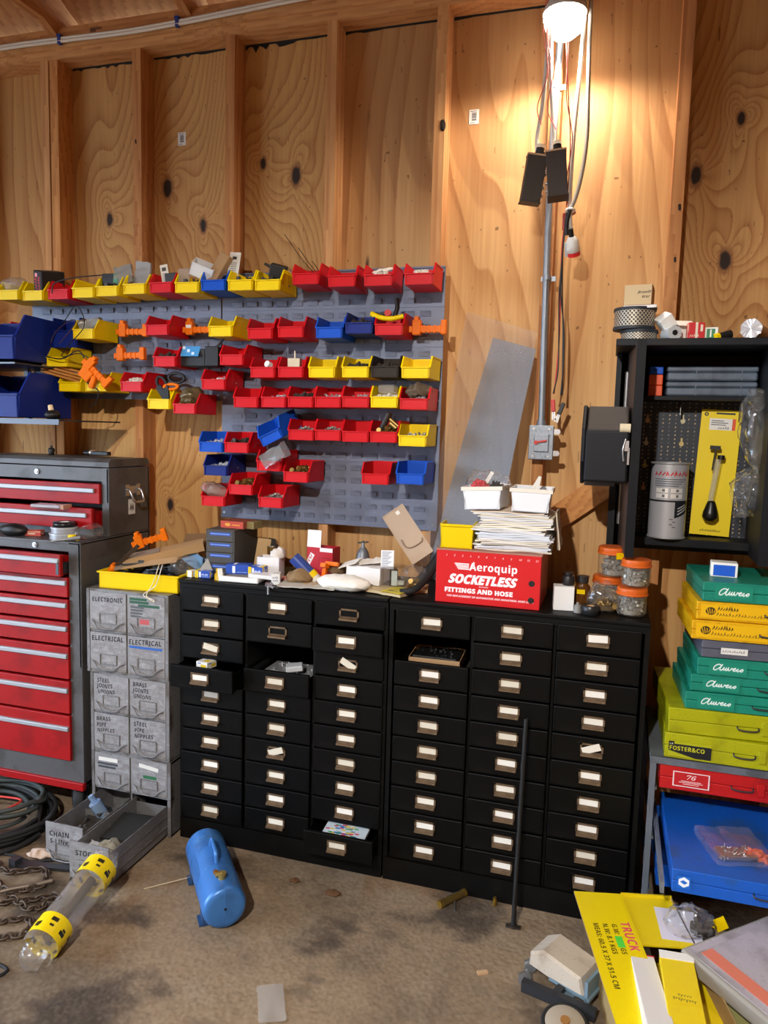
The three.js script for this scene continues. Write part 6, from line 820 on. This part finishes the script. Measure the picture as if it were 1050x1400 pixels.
// ------------------------------------------------------------------ on the floor
{
  const blueT = std(0xffffff, .36, .15, { map: scuff(97, [64, 124, 196], [120, 170, 222], [52, 92, 150], .7) });
  const A = new THREE.Vector3(-1.03, .068, .885), B = new THREE.Vector3(-1.262, .068, .605), d = B.clone().sub(A), L = d.length(), yaw = Math.atan2(d.x, d.z);
  const t = thing('air_tank', 'blue steel air tank with a fitting lying on the floor', 'air tank', [A.x, 0, A.z], yaw);
  const r = .066; part(t, 'shell', uvm(tf(lathe([[0, -.009], [.045, -.008], [.057, -.005], [.0635, .002], [r, .012], [r, L * .33], [r + .0015, L * .335], [r + .0015, L * .345], [r, L * .35], [r, L * .66], [r + .0015, L * .665], [r + .0015, L * .675], [r, L * .68], [r, L - .012], [.058, L + .006], [.035, L + .014], [0, L + .016]], 40), 0, r + .002, 0, Math.PI / 2, 0, 0)), blueT);
  part(t, 'end_hole', cy(.004, .004, .002, .0, r + .004, -.0095, Math.PI / 2, 0, 0, 10), black);
  part(t, 'valve', M([cy(.011, .011, .02, 0, 2 * r + .008, .05), cy(.014, .014, .008, 0, 2 * r + .016, .05, 0, 0, 0, 6), cy(.007, .007, .02, .01, 2 * r + .016, .05, 0, 0, Math.PI / 2)]), std(0xb8a05a, .4, .7)); part(t, 'plug', cy(.008, .008, .01, .012, 2 * r + .003, .085), std(0xc2803c, .4, .7));
  part(t, 'carry_handle', tube([[0, 2 * r - .004, .14], [0, 2 * r + .028, .15], [0, 2 * r + .032, .19], [0, 2 * r + .03, .23], [0, 2 * r - .004, .245]], .007, 24, 8), blueT); part(t, 'foot', M([bx(.02, .03, .05, .05, .015, .06), bx(.02, .006, .05, .06, .004, .06)]), std(0x2a4c78, .5)); part(t, 'foot', M([bx(.02, .03, .05, .05, .015, .28), bx(.02, .006, .05, .06, .004, .28)]), std(0x2a4c78, .5));
  part(t, 'stencil', flat(new THREE.CylinderGeometry(r + .0008, r + .0008, .02, 24, 1, true, -.6, 1.5)).rotateX(Math.PI / 2).rotateZ(Math.PI).translate(0, r + .002, L * .82), printed(canvasTex(192, 24, g => { g.fillStyle = '#4a80bc'; g.fillRect(0, 0, 192, 24); g.fillStyle = '#1c2c48'; g.font = 'bold 22px monospace'; scrib(g, 20, 20, 150, 16, 9); }), .45));
  // clear tube with yellow bands
  const a = new THREE.Vector3(-1.447, .05, 1.165), b = new THREE.Vector3(-1.468, .105, .895), dd = b.clone().sub(a), l2 = dd.length();
  const c = thing('clear_tube', 'clear plastic packing tube with yellow caution bands on the floor', 'packing tube', [a.x, a.y - .002, a.z], [-Math.asin(dd.y / l2), Math.atan2(dd.x, dd.z), 0]);
  const z0 = g => tf(g, 0, 0, 0, Math.PI / 2, 0, 0), R = .05;
  part(c, 'tube', noisy(z0(new THREE.CylinderGeometry(R, R, l2 + .06, 36, 14, true).translate(0, l2 / 2, 0)), .005, 14, 71), phys(0xf0eeea, .12, { transmission: .86, thickness: 0, ior: 1.45, side: THREE.DoubleSide }));
  const band = printed(canvasTex(256, 96, g => { g.fillStyle = '#f0d40c'; g.fillRect(0, 0, 256, 96); g.fillStyle = '#26220c'; for (let i = 0; i < 8; i++) { g.fillRect(8 + i * 32, 20 + (i % 2) * 30, 16, 18); g.fillRect(12 + i * 32, 66 - (i % 3) * 14, 10, 10); } }), .4);
  for (const q of [.03, l2 - .02]) part(c, 'band', z0(flat(new THREE.CylinderGeometry(R + .0025, R + .0025, .065, 36, 1, true)).translate(0, q, 0)), band);
  part(c, 'packed_rod', M([z0(cy(.014, .014, l2 * .8, .008, l2 * .5, .012)), z0(cy(.02, .02, .05, .006, l2 * .3, .0))]), std(0x4a4038, .5, .3)); part(c, 'wrapped_end', noisy(new THREE.SphereGeometry(.04, 20, 14).translate(0, 0, l2 + .035), .014, 30, 72), film); part(c, 'wrapped_end', noisy(new THREE.SphereGeometry(.036, 20, 14).translate(0, 0, -.035), .014, 30, 73), film);
  // cable coil, red wire, chain
  const coil = (cx, cz, r0, n, tr, yy, s) => { const p = []; for (let i = 0; i <= n * 22; i++) { const q = i / 22 * Math.PI * 2, k = Math.floor(i / 22), rad = r0 + .045 * (hash(k, 1, s) - .5) + .015 * Math.sin(q * 2 + k); p.push([cx + Math.cos(q) * rad * 1.05 + .03 * (hash(k, 2, s) - .5), yy + tr + (k % 4) * tr * 1.7 + .01 * vn(i * .2, 1, s), cz + Math.sin(q) * rad * .85 + .03 * (hash(k, 3, s) - .5)]); } return tube(p, tr, n * 70, 6); };
  solo('cable_coil', 'large coil of black cable on the floor under the roller cabinet', 'cable', coil(-2.19, .66, .255, 9, .0085, .0, 3), rubber);
  solo('cable_coil', 'loose grey hose coil lying in front of the cable coil', 'hose', coil(-2.16, .60, .17, 4, .009, .03, 8), std(0x3c4240, .6));
  solo('loose_wire', 'bright red wire bent over the black cable coil', 'wire', tube([[-2.3, .08, .62], [-2.13, .09, .6], [-2.04, .09, .6], [-2.05, .085, .66], [-2.06, .08, .72], [-2.12, .075, .78], [-2.2, .07, .8]], .004, 50, 6), std(0xd23a2c, .5));
  { const l = []; const path = new THREE.CatmullRomCurve3([[-1.93, .012, .84], [-1.84, .014, .88], [-1.74, .012, .83], [-1.68, .014, .90], [-1.76, .013, .96], [-1.86, .012, .93], [-1.9, .02, 1.0], [-1.78, .014, 1.03], [-1.66, .012, .97], [-1.6, .012, .93], [-1.62, .012, 1.01], [-1.72, .022, 1.0], [-1.8, .016, 1.08], [-1.7, .012, 1.1], [-1.6, .012, 1.05], [-1.56, .012, 1.1], [-1.66, .012, 1.16], [-1.8, .012, 1.16]].map(p => new THREE.Vector3(...p))), N = 84;
    for (let i = 0; i < N; i++) { const p = path.getPointAt(i / N), q = path.getTangentAt(i / N); l.push(tf(flat(new THREE.TorusGeometry(.011, .0034, 5, 12).scale(1.45, 1, 1)), p.x, p.y, p.z, i % 2 ? Math.PI / 2 : .2, -Math.atan2(q.z, q.x), 0)); }
    const ch = thing('chain', 'rusty steel chain heaped on the floor by the clear tube', 'chain'); part(ch, 'links', M(l), std(0x5f5044, .55, .6)).userData.kind = 'stuff'; part(ch, 'hook', tube([[-1.66, .02, .88], [-1.70, .02, .92], [-1.75, .022, .965], [-1.775, .02, .995], [-1.765, .02, 1.02], [-1.735, .02, 1.02], [-1.73, .02, 1.0]], .007, 30, 8), std(0x86786a, .5, .6)); }
  solo('loose_lead', 'thin black cord snaking over the floor beside the chain', 'cord', tube([[-1.98, .008, .80], [-1.9, .008, .79], [-1.82, .008, .80], [-1.73, .008, .76], [-1.66, .008, .78], [-1.6, .008, .86], [-1.55, .008, .84]], .005, 60, 6), rubber);
  solo('loose_lead', 'second black cord curling in front of the chain', 'cord', tube([[-1.9, .007, 1.12], [-1.75, .007, 1.2], [-1.6, .007, 1.22], [-1.5, .007, 1.24], [-1.54, .007, 1.3], [-1.66, .007, 1.3]], .005, 60, 6), rubber);
  solo('crumpled_paper', 'crumpled pale wrapper on the floor by the cable coil', 'paper', noisy(new THREE.SphereGeometry(1, 20, 14).scale(.055, .014, .028), .014, 34, 75), std(0xc9b09c, .8), [-1.80, .016, .76], [0, .4, 0]);
  solo('pebble', 'small white pebble on the floor near the wrapper', 'pebble', noisy(new THREE.SphereGeometry(.01, 12, 8), .003, 60, 4), white, [-1.745, .009, .735]);
  solo('strap_bracket', 'dark steel bracket lying on the floor by the open drawers', 'bracket', M([bx(.2, .008, .03, 0, .01, 0, 0, .3, 0), bx(.03, .03, .03, -.09, .016, .03)]), darkSteel, [-1.76, 0, .81], [0, -.1, 0]);
  // contents of the open grey drawers
  solo('spray_bottle', 'clear blue bottle lying in the open chain drawer', 'bottle', M([cy(.022, .022, .07, 0, 0, 0, .3, 0, .4), cy(.01, .01, .03, -.02, .045, .012, .3, 0, .4)]), phys(0xb8d4f0, .1, { transmission: .6, thickness: 0 }), [-1.725, .09, .56]);
  solo('drawer_parts', 'dark hardware heaped in the open chain drawer', 'hardware', heap('bits', .12, .22, .07, 40), std(0x4a443e, .5, .3), [-1.712, .018, .63]).userData.kind = 'stuff';
  solo('steel_plate', 'dark steel plate with two holes in the open stock drawer', 'plate', M([bx(.12, .012, .16, 0, 0, 0, .05, .1, 0)]), std(0x2c2c2a, .5, .3), [-1.552, .09, .63]); solo('foil_bag', 'crumpled clear bag in the open stock drawer', 'plastic bag', noisy(new THREE.SphereGeometry(1, 22, 16).scale(.035, .03, .06), .016, 30, 77), phys(0xd8d2be, .2, { transmission: .5, thickness: 0 }), [-1.545, .075, .755]); solo('folded_wrapper', 'folded pale wrapper standing in the open stock drawer', 'wrapper', noisy(new THREE.BoxGeometry(.04, .06, .05, 6, 6, 6), .012, 30, 78), std(0xb9bcc0, .5), [-1.592, .06, .765]);
  // small bits
  const bo = thing('brass_bolt', 'brass bodied cylinder with steel pin on the floor', 'bolt', [-.408, .012, .528], [0, .95, 0]); part(bo, 'barrel', cy(.012, .012, .095, 0, 0, 0, 0, 0, Math.PI / 2), std(0x7a6434, .4, .6)); part(bo, 'end', cy(.0125, .0125, .012, .05, 0, 0, 0, 0, Math.PI / 2), brass); part(bo, 'end', cy(.0125, .0125, .012, -.05, 0, 0, 0, 0, Math.PI / 2), brass); part(bo, 'pin', cy(.003, .003, .09, 0, -.005, .012, .2, .8, Math.PI / 2), steel);
  solo('brass_fitting', 'tiny brass fitting on the floor next to the rod', 'fitting', M([cy(.008, .008, .016, 0, .008, 0, 0, 0, 0, 6), cy(.005, .005, .026, 0, .013, 0)]), brass, [-.276, 0, .498]);
  solo('plastic_film', 'torn piece of clear film lying flat on the floor', 'plastic', noisy(new THREE.BoxGeometry(.07, .001, .13, 6, 1, 10), .004, 20, 80), phys(0xf2eee8, .2, { transmission: .75, thickness: 0 }), [-.77, .006, 1.11], [0, .5, 0]);
  solo('wood_chip', 'small pale chip of wood on the floor', 'wood chip', bx(.03, .005, .014, 0, .0025, 0), std(0xc8a37c, .8), [-.262, 0, .815], [0, .5, 0]);
  for (const [x, z, s, l] of [[-.93, .60, .018, 'brown dried leaf near the cabinet base'], [-.785, .62, .026, 'larger brown dried leaf in front of the cabinet']]) solo('dried_leaf', l, 'leaf', noisy(new THREE.SphereGeometry(1, 14, 10).scale(s, .004, s * .7), .006, 40, 82), std(0x6a4a2e, .9), [x, .007, z]);
  solo('thin_rod', 'thin pale stick lying on the floor beside the air tank', 'stick', tube([[-1.37, .004, .80], [-1.31, .004, .74], [-1.25, .006, .685]], .0025, 10, 5), std(0xcab896, .6));
}

renderer.render(scene, camera);
